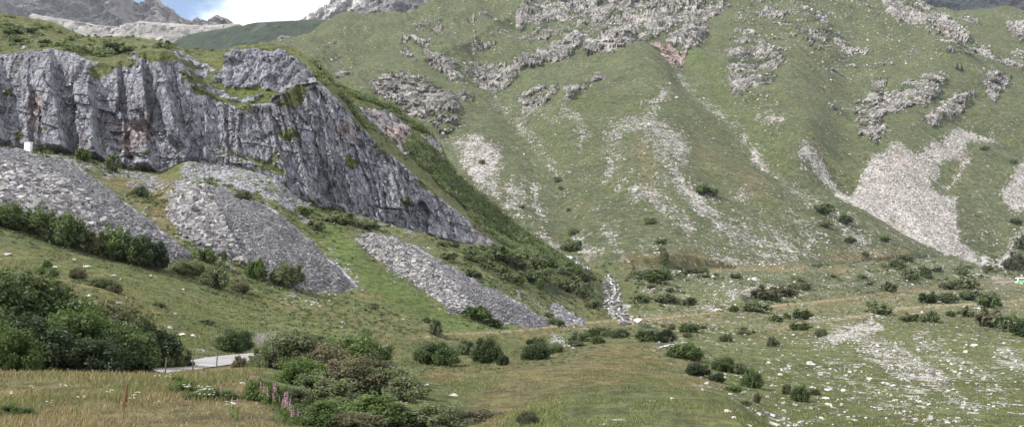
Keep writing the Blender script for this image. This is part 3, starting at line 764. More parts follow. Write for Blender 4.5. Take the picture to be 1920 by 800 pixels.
def terrain_mat(name, cell, gscale, stretch, crack, near=True, hole=0.0, tstep=(.12, .12, 2.2)):
    t = NT(name)
    pos0 = t.obj()
    pos = t.mapv(pos0, (1, .42, 1)) if near else pos0
    tint = t.attr('tint')[0]
    rockc = t.attr('rockc')[0]
    cov = t.sep(t.attr('cov')[0])
    rock, scree = cov[0], cov[1]
    # grass : clumpy tone, small dark herb tufts, bleached stems
    g1, g1c = t.noise(pos, gscale, 6, .65)
    g2, g2c = t.noise(pos, gscale * 4.1, 5, .7)
    g3, _ = t.noise(pos, gscale * .22, 4, .6)
    v = t.math('ADD', t.ramp(g1, .34, .66, .58, 1.32), t.ramp(g2, .3, .72, -.28, .30))
    grass = mulc(t, tint, t.n('ShaderNodeCombineColor').outputs[0]) if False else None
    cc = t.n('ShaderNodeCombineColor')
    for i in range(3): t.set(cc.inputs[i], v)
    grass = mulc(t, tint, cc.outputs[0])
    grass = t.mix(t.ramp(g3, .46, .68, 0, .55), grass, mulc(t, grass, (1.38, 1.10, 1.0)))
    grass = t.mix(t.ramp(g2, .57, .70, 0, .75), grass, mulc(t, grass, (.55, .62, .6)))
    # loose stones
    wv = t.n('ShaderNodeVectorMath', operation='ADD')
    t.set(wv.inputs[0], t.mapv(pos, stretch))
    sc = t.n('ShaderNodeVectorMath', operation='SCALE')
    _, nc = t.noise(pos, 1.2 / cell, 2)
    t.set(sc.inputs[0], nc); sc.inputs['Scale'].default_value = cell * .8
    t.set(wv.inputs[1], sc.outputs[0])
    vo = t.vor(wv.outputs[0], 1.0 / cell)
    vr = t.sep(vo.outputs['Color'])
    vo2 = t.vor(wv.outputs[0], 2.6 / cell)
    vr2 = t.sep(vo2.outputs['Color'])
    big, _ = t.noise(pos, .16 / cell, 5, .62)
    pres = t.math('ADD', scree, t.ramp(big, .25, .75, -.36, .36))
    pres = t.math('MULTIPLY', pres, t.ramp(scree, .0, .04))
    on1 = t.math('MULTIPLY', t.math('LESS_THAN', vr[0], pres), t.math('LESS_THAN', vo.outputs['Distance'], t.math('MULTIPLY_ADD', pres, .38, .34)))
    on2 = t.math('MULTIPLY', t.math('LESS_THAN', vr2[0], t.math('MULTIPLY', pres, .8)), t.math('LESS_THAN', vo2.outputs['Distance'], t.math('MULTIPLY_ADD', pres, .36, .28)))
    on = t.math('MAXIMUM', on1, on2)
    sv = t.math('ADD', t.math('MULTIPLY_ADD', vr[1], .7, .55), t.math('MULTIPLY_ADD', vr2[1], .5, -.25))
    cs = t.n('ShaderNodeCombineColor')
    for i in range(3): t.set(cs.inputs[i], sv)
    stone = mulc(t, rockc, cs.outputs[0])
    base = t.mix(on, grass, stone)
    # rock
    r1, _ = t.noise(pos, .35 / cell, 8, .68)
    r2, _ = t.noise(t.mapv(pos, (1, 1, .35), (0, .25, 0)), .9 / cell, 6, .7)
    wm = t.n('ShaderNodeVectorMath', operation='ADD'); wsc = t.n('ShaderNodeVectorMath', operation='SCALE')
    t.set(wsc.inputs[0], t.noise(pos, .35 / cell, 4)[1]); wsc.inputs['Scale'].default_value = cell * 3
    t.set(wm.inputs[0], t.mapv(pos, (1, .5, .30), (0, .22, 0))); t.set(wm.inputs[1], wsc.outputs[0]); wmix = wm.outputs[0]
    crk = t.vor(wmix, crack, 'DISTANCE_TO_EDGE')
    r3, _ = t.noise(pos, .07 / cell, 5, .7)
    rv = t.math('ADD', t.ramp(r1, .32, .68, 0.52, 1.25), t.ramp(r2, .3, .7, -.30, .34))
    rv = t.math('MULTIPLY', rv, t.ramp(r3, .34, .66, .75 if near or crack > .3 else .45, 1.22))
    rv = t.math('MULTIPLY', rv, t.ramp(crk.outputs['Distance'], 0, .05, .38, 1))
    cr = t.n('ShaderNodeCombineColor')
    for i in range(3): t.set(cr.inputs[i], rv)
    rockcol = mulc(t, rockc, cr.outputs[0])
    rockcol = t.mix(t.ramp(r2, .66, .76, 0, .75), rockcol, (.46, .45, .43))
    rm = t.ramp(t.math('ADD', rock, t.math('ADD', t.ramp(r1, .3, .7, -.38, .38), t.ramp(r2, .3, .7, -hole, hole))), .42, .58)
    base = t.mix(rm, base, rockcol)
    # relief
    hs = t.math('MULTIPLY', on, t.math('SUBTRACT', 1.0, vo.outputs['Distance']))
    h = t.math('ADD', t.math('MULTIPLY', hs, .8), t.math('MULTIPLY', t.math('SUBTRACT', 1.0, rm), t.math('ADD', t.math('MULTIPLY', g2, .6), t.math('MULTIPLY', t.noise(t.mapv(pos0, tstep), 1.0, 4, .6)[0], 1.1))))
    h = t.math('ADD', h, t.math('MULTIPLY', rm, t.math('ADD', t.math('MULTIPLY', r1, 2.2), t.math('ADD', t.math('MULTIPLY', r2, 1.6), t.ramp(crk.outputs['Distance'], 0, .12, -.6, 0)))))
    nrm = t.bump(h, 1.0, cell * 1.5)
    return t.done(t.bsdf(base, .95, .12, nrm))


def simple_mat(name, col, rough=.8, spec=.25, var=.25, scale=3.0, bump=0, metal=0):
    t = NT(name)
    p = t.obj()
    f, _ = t.noise(p, scale, 5, .65)
    c = t.mix(t.ramp(f, .3, .7), tuple(x * (1 - var) for x in col), tuple(min(1, x * (1 + var)) for x in col))
    nrm = t.bump(f, .6, bump) if bump else None
    return t.done(t.bsdf(c, rough, spec, nrm, Metallic=metal))


def stone_mat(name, col, bright=.7, scale=1.3):
    """random tone for every stone of a heap"""
    t = NT(name)
    p = t.obj()
    gi = t.n('ShaderNodeNewGeometry')
    r = gi.outputs['Random Per Island']
    oi = t.n('ShaderNodeObjectInfo').outputs['Random']
    r = t.math('FRACT', t.math('ADD', r, oi))
    f, _ = t.noise(p, scale, 5, .65)
    v = t.math('ADD', t.math('MULTIPLY_ADD', r, bright, 1 - bright * .5), t.ramp(f, .3, .7, -.22, .22))
    cc = t.n('ShaderNodeCombineColor')
    for i in range(3): t.set(cc.inputs[i], v)
    return t.done(t.bsdf(mulc(t, col, cc.outputs[0]), .85, .25, t.bump(f, .5, .08)))


def leaf_mat(name, col, col2, trans=.42):
    t = NT(name)
    gi = t.n('ShaderNodeNewGeometry').outputs['Random Per Island']
    oi = t.n('ShaderNodeObjectInfo').outputs['Random']
    f, _ = t.noise(t.obj(), .9, 3, .6)
    x = t.math('ADD', t.math('MULTIPLY_ADD', gi, .6, -.05), t.math('ADD', t.ramp(f, .3, .7, -.1, .35), t.math('MULTIPLY_ADD', oi, .5, -.25)), clamp=True)
    c = t.mix(x, col, col2)
    d = t.bsdf(c, .55, .3)
    tr = t.n('ShaderNodeBsdfTranslucent')
    t.set(tr.inputs[0], mulc(t, c, (1.25, 1.3, .7)))
    ms = t.n('ShaderNodeMixShader')
    ms.inputs[0].default_value = trans
    t.t.links.new(d, ms.inputs[1]); t.t.links.new(tr.outputs[0], ms.inputs[2])
    return t.done(ms.outputs[0])


M_NEAR = terrain_mat('meadow_ground', .55, 1.1, (1, 1, 1.2), .30)
M_WALL = terrain_mat('slate_wall', .55, 1.1, (1, .8, 1.5), .42, False)
M_FAR = terrain_mat('mountain_ground', 1.7, .30, (.8, .5, 1.2), .07, False, .6, (.02, .02, .55))
M_SLATE = stone_mat('slate_rubble', (.185, .176, .176), 1.2)
M_SLATE2 = stone_mat('slate_chips', (.140, .135, .142), .5)
M_PALE = stone_mat('pale_stone', (.25, .233, .212), .8)
M_WHITE = stone_mat('white_stone', (.35, .33, .305), .6)
M_LEAF = [leaf_mat('alder_leaves', (.036, .054, .020), (.125, .165, .062)),
          leaf_mat('willow_leaves', (.066, .084, .042), (.185, .205, .112)),
          leaf_mat('dull_leaves', (.060, .062, .034), (.175, .152, .092)),
          leaf_mat('fresh_leaves', (.052, .082, .022), (.150, .195, .062)),
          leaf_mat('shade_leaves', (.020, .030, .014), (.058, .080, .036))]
M_BARK = simple_mat('shrub_bark', (.085, .07, .055), .9, .15, .3, 9)
M_TWIG = simple_mat('bare_twigs', (.30, .27, .25), .9, .15, .25, 9)
# ------------------------------------------------------------------ terrain objects
def terrain(name, s, r0, r1, tint, rockc, rock, scree, mat, smooth_rock=False):
    nc = len(s.U)
    V = s.P[r0:r1].reshape(-1, 3)
    F = s.faces(r0, r1)
    rk = rock[r0:r1].ravel()
    sm = True if not smooth_rock else (rk[F].max(1) < .45)
    me = mesh_np(name, V, F, [mat], sm)
    attr(me, 'tint', tint[r0:r1].reshape(-1, 3))
    attr(me, 'rockc', rockc[r0:r1].reshape(-1, 3))
    attr(me, 'cov', np.stack([rk, scree[r0:r1].ravel(), 0 * rk], 1))
    return tag(link(name, me), kind='structure')


terrain('meadow', near, 0, S[7] + 1, tint1, rc1, rock1, sc1, M_NEAR)
terrain('quarry_cliff', near, S[7], S[8] + 1, tint1, rc1, rock1, sc1, M_WALL, True)
terrain('hilltop', near, S[8], near.P.shape[0], tint1, rc1, rock1, sc1, M_NEAR, True)
terrain('mountainside', far, 0, far.P.shape[0], tint2, rc2, rk2, sc2, M_FAR, True)


# ------------------------------------------------------------------ distant mountains
def ridge(name, sky, foot, d0, d1, seed, rough, mat, colr, jag=0.0, cols=2.0, rows=90, hz=None):
    """a mountain face from a foot line up to its skyline, with a back side"""
    U = np.arange(sky[0][0], sky[-1][0] + .1, cols)
    ys = np.interp(U, [p[0] for p in sky], [p[1] for p in sky])
    yf = np.interp(U, [p[0] for p in foot], [p[1] for p in foot])
    z = np.stack([U * .09, 0 * U, 0 * U], -1)
    ys = ys + jag * fbm(z, 4, seed)
    t = np.linspace(0, 1, rows)[:, None]
    # concave profile, face then back
    f_d = d0 + (d1 - d0) * t + 0 * U[None]
    rx, rz0 = ray(U, yf); _, rz1 = ray(U, ys)
    z0, z1 = rz0 * d0, rz1 * d1
    Z = z0[None] + (z1 - z0)[None] * t ** 1.25
    D = f_d
    tb = np.linspace(0, 1, 14)[1:, None]
    D = np.concatenate([D, d1 + tb * (d1 - d0) * .5 + 0 * U[None]])
    Z = np.concatenate([Z, z1[None] - (z1 - z0)[None] * tb * .5])
    a = (U - PCX) / FPX
    X = a[None] * (D * cp + Z * sp)
    G = np.stack([X, D, Z], -1)
    sc = 1.0 / (d1 * .03)
    w = np.ones_like(Z); w[:rows] = sstep(1.0, .93, t)
    nn = fbm(np.stack([G[..., 0] * sc, G[..., 1] * sc * .5, G[..., 2] * sc * .55], -1), 6, seed + 5, gain=.58, ridged=True)
    G[..., 1] -= nn * rough * w
    n2 = fbm(G * sc * 2.2, 4, seed + 9)
    G[..., 2] += n2 * rough * .12 * w
    nc = len(U)
    r = np.arange(len(G) - 1)[:, None] * nc
    c = np.arange(nc - 1)[None]
    q = (r + c).ravel()
    me = mesh_np(name, G.reshape(-1, 3), np.stack([q, q + 1, q + nc + 1, q + nc], 1), [mat], False)
    px, py = project(G)
    attr(me, 'col', colr(G, px, py, nn, n2).reshape(-1, 3))
    return tag(link(name, me), kind='structure')


def ridge_mat(name, scale):
    t = NT(name)
    p = t.obj()
    c = t.attr('col')[0]
    f, _ = t.noise(p, scale, 8, .7)
    v = t.ramp(f, .3, .7, .65, 1.35)
    cc = t.n('ShaderNodeCombineColor')
    for i in range(3): t.set(cc.inputs[i], v)
    return t.done(t.bsdf(mulc(t, c, cc.outputs[0]), .95, .1, t.bump(f, .6, 1.5 / scale * .3)))


M_R1 = ridge_mat('high_rock', .03)
M_R2 = ridge_mat('shaded_slope', .05)  # for the two far slopes whose shade sits in their vertex colour


def col_scree(G, px, py, nn, n2):
    c = np.array([.22, .198, .188]) * (1 + .7 * n2[..., None] + .15 * nn[..., None])
    g = sstep(-.05, .25, n2 + .35 * sstep(45, 62, py))[..., None] * .4
    return c * (1 - g) + np.array([.085, .09, .055]) * g


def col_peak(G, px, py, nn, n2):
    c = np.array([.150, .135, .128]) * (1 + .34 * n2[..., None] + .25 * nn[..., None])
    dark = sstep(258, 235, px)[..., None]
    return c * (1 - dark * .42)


def col_shaded_hill(G, px, py, nn, n2):
    c = np.array([.024, .033, .020]) * (1 + .5 * n2[..., None])  # cloud shadow on the hill painted in as a dark base colour
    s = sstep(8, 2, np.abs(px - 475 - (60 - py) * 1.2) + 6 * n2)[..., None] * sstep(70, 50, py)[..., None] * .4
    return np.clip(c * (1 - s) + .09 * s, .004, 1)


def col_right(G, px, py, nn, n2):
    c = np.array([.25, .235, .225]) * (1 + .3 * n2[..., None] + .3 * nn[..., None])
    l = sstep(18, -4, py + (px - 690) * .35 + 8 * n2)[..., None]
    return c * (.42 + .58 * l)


def col_shaded_forest(G, px, py, nn, n2):
    return np.array([.013, .016, .018]) * (1 + .6 * n2[..., None] + .4 * nn[..., None])  # dark forest, with the shade lying on it put into the colour


ridge('scree_ridge', [(60, 26), (150, 41), (180, 47), (215, 52), (240, 49), (262, 39), (300, 43), (340, 46), (380, 48), (420, 46), (448, 44), (480, 62), (540, 90)], [(60, 120), (540, 120)], 2500, 3100, 400, 60, M_R1, col_scree, 1.2)
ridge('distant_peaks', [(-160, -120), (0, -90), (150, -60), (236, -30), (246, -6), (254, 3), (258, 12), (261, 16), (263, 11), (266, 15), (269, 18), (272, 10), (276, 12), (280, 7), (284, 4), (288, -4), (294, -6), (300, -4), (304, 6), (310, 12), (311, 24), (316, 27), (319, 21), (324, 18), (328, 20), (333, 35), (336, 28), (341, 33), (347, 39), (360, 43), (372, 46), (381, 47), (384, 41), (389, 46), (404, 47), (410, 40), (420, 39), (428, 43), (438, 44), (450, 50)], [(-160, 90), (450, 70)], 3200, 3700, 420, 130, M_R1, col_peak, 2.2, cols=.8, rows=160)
ridge('cloud_shaded_hill', [(300, 105), (330, 76), (352, 66), (380, 60), (415, 55), (440, 48), (455, 48), (480, 42), (520, 40), (560, 38), (600, 38), (640, 38), (690, 30), (760, 30)], [(300, 150), (760, 150)], 1500, 2050, 440, 16, M_R2, col_shaded_hill, .8)
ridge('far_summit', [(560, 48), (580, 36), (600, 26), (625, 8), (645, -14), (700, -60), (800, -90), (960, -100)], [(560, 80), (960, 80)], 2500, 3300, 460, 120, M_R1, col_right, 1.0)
ridge('shaded_mountain', [(1600, -60), (1760, -70), (1950, -80), (2300, -80)], [(1600, 90), (2300, 90)], 2500, 3600, 480, 120, M_R2, col_shaded_forest, 0)


# ------------------------------------------------------------------ stones
def block(rng, flat=.6, jit=.22):
    """one angular stone, as 8 jittered corners and 6 faces"""
    c = np.array([[x, y, z] for x in (-1, 1) for y in (-1, 1) for z in (-1, 1)], float) * .5
    c *= np.array([1, rng.uniform(.6, 1), flat * rng.uniform(.7, 1.2)])
    return c + rng.uniform(-jit, jit, (8, 3)) * np.array([1, 1, flat])


BF = np.array([[0, 1, 3, 2], [4, 6, 7, 5], [0, 4, 5, 1], [2, 3, 7, 6], [0, 2, 6, 4], [1, 5, 7, 3]])


def rot_random(rng, n, tilt):
    yaw = rng.uniform(0, 2 * math.pi, n)
    ax = rng.uniform(-tilt, tilt, n)
    ay = rng.uniform(-tilt, tilt, n)
    cz, sz, cx, sx, cy, sy = np.cos(yaw), np.sin(yaw), np.cos(ax), np.sin(ax), np.cos(ay), np.sin(ay)
    Rz = np.zeros((n, 3, 3)); Rz[:, 0, 0] = cz; Rz[:, 0, 1] = -sz; Rz[:, 1, 0] = sz; Rz[:, 1, 1] = cz; Rz[:, 2, 2] = 1
    Rx = np.zeros((n, 3, 3)); Rx[:, 0, 0] = 1; Rx[:, 1, 1] = cx; Rx[:, 1, 2] = -sx; Rx[:, 2, 1] = sx; Rx[:, 2, 2] = cx
    Ry = np.zeros((n, 3, 3)); Ry[:, 1, 1] = 1; Ry[:, 0, 0] = cy; Ry[:, 0, 2] = sy; Ry[:, 2, 0] = -sy; Ry[:, 2, 2] = cy
    return Rz @ Rx @ Ry


def stone_mesh(name, pts, size, mats, midx=None, flat=.55, tilt=.5, sink=.15):
    rng = np.random.default_rng(len(pts))
    n = len(pts)
    base = np.stack([block(rng, flat) for _ in range(24)])
    B = base[rng.integers(0, 24, n)]
    R = rot_random(rng, n, tilt)
    V = np.einsum('nij,nkj->nki', R, B) * size[:, None, None] + pts[:, None, :]
    V[..., 2] += (size * flat * (.5 - sink))[:, None]
    F = (BF[None] + (np.arange(n) * 8)[:, None, None]).reshape(-1, 4)
    me = mesh_np(name, V.reshape(-1, 3), F, mats, False)
    if midx is not None:
        set_mats(me, np.repeat(midx, 6))
    return me


def sample_poly(poly, n, rng):
    P = np.asarray(poly, float)
    lo, hi = P.min(0), P.max(0)
    out = []
    while len(out) < n:
        x = rng.uniform(lo[0], hi[0], n * 2); y = rng.uniform(lo[1], hi[1], n * 2)
        k = poly_sd(x, y, P) > 0
        out.extend(zip(x[k], y[k]))
    return np.array(out[:n])


# --- spoil heaps of the quarry: a mound with its rubble lying on it
def heap(name, poly, label, rise, regions, mats):
    P0 = np.asarray(poly, float)
    lo, hi = P0.min(0) - 8, P0.max(0) + 8
    c0 = int((lo[0] - U1[0]) / 1.7); c1 = int((hi[0] - U1[0]) / 1.7) + 1
    c0 = max(c0, 0)
    r0, r1 = S[4], S[7] + 1
    sub = near.P[r0:r1, c0:c1].copy()
    px, py = PX1[r0:r1, c0:c1], PY1[r0:r1, c0:c1]
    rows = np.nonzero(((py > lo[1]) & (py < hi[1])).any(1))[0]
    sub, px, py = sub[rows[0]:rows[-1] + 1], px[rows[0]:rows[-1] + 1], py[rows[0]:rows[-1] + 1]
    sdv = poly_sd(px, py, P0) + 9.0 * fbm(np.stack([px * .06, py * .06, 0 * px], -1), 4, 501) - 1.5
    h = rise * (1 - np.exp(-np.clip(sdv, 0, None) / 34.0)) + np.clip(sdv, -6, 0) * .12
    h = h + fbm(sub * .35, 4, 511) * .22 * sstep(0, 12, sdv)
    sub[..., 2] += h
    R, C = sub.shape[:2]
    r = np.arange(R - 1)[:, None] * C; c = np.arange(C - 1)[None]
    q = (r + c).ravel()
    F = np.stack([q, q + 1, q + C + 1, q + C], 1)
    keep = (sdv.ravel()[F] > -5).any(1)
    me = mesh_np(name, sub.reshape(-1, 3), F[keep], [M_NEAR], True)
    n = R * C
    attr(me, 'tint', np.tile([.15, .145, .14], (n, 1)))
    attr(me, 'rockc', np.array([.165, .16, .166]) * (1 + .55 * fbm(sub.reshape(-1, 3) * np.array([.30, .10, .12]), 4, 520))[:, None])
    attr(me, 'cov', np.tile([0, .92, 0], (n, 1)))
    o = tag(link(name, me), label, 'spoil heap', 'slate spoil heaps under the quarry')
    sheet = Sheet.__new__(Sheet)
    sheet.U = U1[c0:c1]; sheet.P = sub
    HEAPS.append((P0, sheet))
    rng = np.random.default_rng(77)
    pts, size, mi = [], [], []
    for (rp, n, smin, smax, mset) in regions:
        for (x, y) in sample_poly(rp, n, rng):
            sd_ = poly_sd(np.array([x]), np.array([y]), P0)[0] + rng.normal() * 4
            if sd_ < 2.0: continue
            g = at(x, y, [sheet])
            if g is None: continue
            pts.append(g); size.append(smin + (smax - smin) * rng.random() ** 2.6); mi.append(mset[rng.integers(0, len(mset))])
    st = link('rubble', stone_mesh('rubble', np.array(pts), np.array(size), mats, np.array(mi)), o)
    st['kind'] = 'stuff'
    return o


HEAPS = []
HM = [M_SLATE, M_SLATE2, M_PALE]
heap('spoil_heap', TALUS1, 'long grey slate spoil heap below the cliff and behind the row of alders', 2.6,
     [(TALUS1, 6500, .10, .45, (1, 1, 1, 0)), ([(-60, 300), (60, 310), (140, 350), (200, 420), (150, 430), (-60, 390)], 4200, .2, 1.05, (0, 0, 1, 2))], HM)
heap('spoil_heap', TALUS2, 'broad grey slate spoil heap in the middle, coarse pale blocks down its left flank', 3.2,
     [(TALUS2, 8000, .10, .40, (1, 1, 1, 0)), ([(330, 340), (385, 350), (410, 400), (430, 450), (480, 520), (450, 498), (345, 440), (316, 402)], 4600, .2, 1.15, (0, 0, 2, 1))], HM)
heap('spoil_heap', TALUS3, 'tongue shaped pale slate spoil heap, rounded at the top, beside the bright green strip', 3.0,
     [(TALUS3, 6000, .10, .40, (1, 1, 0)), ([(671, 455), (690, 440), (760, 455), (800, 490), (860, 540), (900, 590), (850, 586), (750, 517), (700, 480)], 7500, .16, .85, (0, 0, 2, 2, 1))], HM)
heap('spoil_heap', TALUS4, 'smallest slate spoil heap, a dark tongue next to the brown grassy knoll', 1.2,
     [(TALUS4, 1300, .2, .9, (0, 1, 1))], HM)


def surf(px, py):
    for P0, sh in HEAPS:
        if poly_sd(np.array([px]), np.array([py]), P0)[0] > 0:
            g = at(px, py, [sh])
            if g is not None: return g
    return at(px, py)
# ------------------------------------------------------------------ shrubs
def leaf_cloud(seed, nclump, nleaf, size, spread=.5, top=1.0, open_=.25):
    """leaf sized faces gathered in clumps on a spreading dome, height about 1"""
    rng = np.random.default_rng(seed)
    th = rng.uniform(0, 2 * math.pi, nclump)
    u = rng.random(nclump) ** .5
    ph = u * 1.45
    rr = rng.uniform(.62, 1.0, nclump) * (1 + .22 * np.sin(3 * th + seed) * u)
    cx = spread * rr * np.sin(ph) * np.cos(th)
    cy = spread * rr * np.sin(ph) * np.sin(th)
    cz = .12 + (.78 * top) * rr * np.cos(ph) * rng.uniform(.75, 1.05, nclump)
    inner = rng.random(nclump) < .18
    cx[inner] *= .5; cy[inner] *= .5; cz[inner] *= .7
    C = np.stack([cx, cy, cz], 1)
    cr = rng.uniform(.08, .19, nclump)
    idx = np.repeat(np.arange(nclump), nleaf)
    n = len(idx)
    dv = rng.normal(size=(n, 3)); dv /= np.linalg.norm(dv, axis=1)[:, None]
    r = rng.random(n) ** .45
    c = C[idx] + dv * (cr[idx] * r)[:, None] * np.array([1, 1, 1.15])
    c[:, 2] = np.abs(c[:, 2] - .01) + .01
    nrm = dv * .7 + rng.normal(size=(n, 3)) * .7 + np.array([0, 0, .45])
    nrm /= np.linalg.norm(nrm, axis=1)[:, None]
    t1 = np.cross(nrm, rng.normal(size=(n, 3))); t1 /= np.linalg.norm(t1, axis=1)[:, None]
    t2 = np.cross(nrm, t1)
    s = size * rng.uniform(.6, 1.3, n)
    a = t1 * s[:, None]; b = t2 * (s * .55)[:, None]
    V = np.stack([c - a, c + b, c + a, c - b], 1).reshape(-1, 3)
    F = np.arange(n * 4).reshape(-1, 4)
    return V, F, C


def tubes(paths, sides=5):
    """tapered tubes: list of (points, radii)"""
    V, F = [], []
    for pts, rad in paths:
        pts = np.asarray(pts, float); b = len(V)
        for i, p in enumerate(pts):
            d = pts[min(i + 1, len(pts) - 1)] - pts[max(i - 1, 0)]
            d = d / (np.linalg.norm(d) + 1e-9)
            x = np.cross(d, [.3, 1, .2]); x /= np.linalg.norm(x); y = np.cross(d, x)
            for k in range(sides):
                an = 2 * math.pi * k / sides
                V.append(p + rad[i] * (math.cos(an) * x + math.sin(an) * y))
        for i in range(len(pts) - 1):
            for k in range(sides):
                k2 = (k + 1) % sides
                F.append((b + i * sides + k, b + i * sides + k2, b + (i + 1) * sides + k2, b + (i + 1) * sides + k))
    return np.array(V), np.array(F)


def stems(C, seed, n=11, r=.014):
    rng = np.random.default_rng(seed)
    paths = []
    for i in rng.permutation(len(C))[:n]:
        e = C[i]
        b = np.array([rng.uniform(-.06, .06), rng.uniform(-.06, .06), -.06])
        m = b * .5 + e * .5 + np.array([-e[0] * .12, -e[1] * .12, .08])
        paths.append(([b, b * .7 + m * .35, m, e], [r, r * .85, r * .6, r * .2]))
    return tubes(paths)


LODS = {}


def bush_meshes(lod, var, leaf):
    k = (lod, var, leaf)
    if k not in LODS:
        nc, nl, sz = {'near': (95, 150, .030), 'mid': (70, 62, .046), 'far': (46, 26, .085)}[lod]
        V, F, C = leaf_cloud(100 + var * 7, nc, nl, sz, spread=.56, top=1.0)
        fm = mesh_np('foliage', V, F, [M_LEAF[leaf]], False)
        V, F = stems(C, 50 + var, 12 if lod != 'far' else 5)
        LODS[k] = (fm, mesh_np('stem', V, F, [M_BARK], True))
    return LODS[k]


brng = random.Random(3)
BUSHES = []


def bush(pos, w, h, leaf, label, name='shrub', cat='shrub', group=None, lod='mid', parts=True):
    fm, sm = bush_meshes(lod, brng.randrange(5), leaf)
    rz = brng.uniform(0, 6.28)
    if parts:
        e = link(name, None, loc=pos)
        link('foliage', fm, e); link('stem', sm, e)
    else:
        e = link(name, fm, loc=pos)
    e.rotation_euler = (0, 0, rz)
    e.scale = (w, w * brng.uniform(.8, 1.05), h)
    return tag(e, label, cat, group)


def bush_px(px, py, w, h, leaf, label, group=None, name='shrub', cat='shrub', lod=None):
    g = surf(px, py)
    if g is None: return None
    BUSHES.append((px, py, w))
    s = g[1] / FPX
    if leaf == 0 and g[1] > 130 and brng.random() < .55: leaf = 1
    lod = lod or ('near' if g[1] < 95 else 'mid' if g[1] < 190 else 'far')
    return bush(Vector(g) - Vector((0, 0, .05 * h * s)), w * s * brng.uniform(.82, 1.0), h * s * (1.12 if g[1] < 130 else brng.uniform(1.05, 1.35)), leaf, label, name, cat, group, lod, h * 1024 / 1920 > 8)


A, W, D_, FR, SH = 0, 1, 2, 3, 4
# the dark alder thicket on the left (picture x, distance, width m, height m)
for px, d, w, h, lf, lb in [
    (8, 47, 2.6, 3.3, FR, 'light green alder at the left edge, in front of the dark thicket'),
    (28, 55, 5.0, 5.6, A, 'tallest dark alder of the thicket, at its left end'),
    (100, 56, 4.8, 5.0, A, 'dark alder second from the left end of the thicket'),
    (150, 53, 3.6, 4.2, FR, 'yellow-green alder in the middle of the dark thicket'),
    (200, 58, 4.6, 4.6, D_, 'dull olive alder behind the yellow-green one in the thicket'),
    (232, 54, 3.6, 3.5, A, 'round dark alder bush right of the yellow-green one'),
    (268, 56, 3.6, 3.7, SH, 'dark alder with a pointed top near the right end of the thicket'),
    (305, 56, 2.6, 2.5, A, 'low dark alder closing the right end of the thicket'),
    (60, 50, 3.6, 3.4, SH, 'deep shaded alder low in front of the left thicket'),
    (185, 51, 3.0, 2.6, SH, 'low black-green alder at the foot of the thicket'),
    (325, 57, 1.8, 1.3, SH, 'lowest alder of the thicket, nearest the pale road')]:
    g = at_depth(px, d)
    bush(Vector(g) - Vector((0, 0, .15)), w * .95, h * .84, lf, lb, 'alder_bush', 'alder', 'alders of the dark thicket beside the road', 'near')

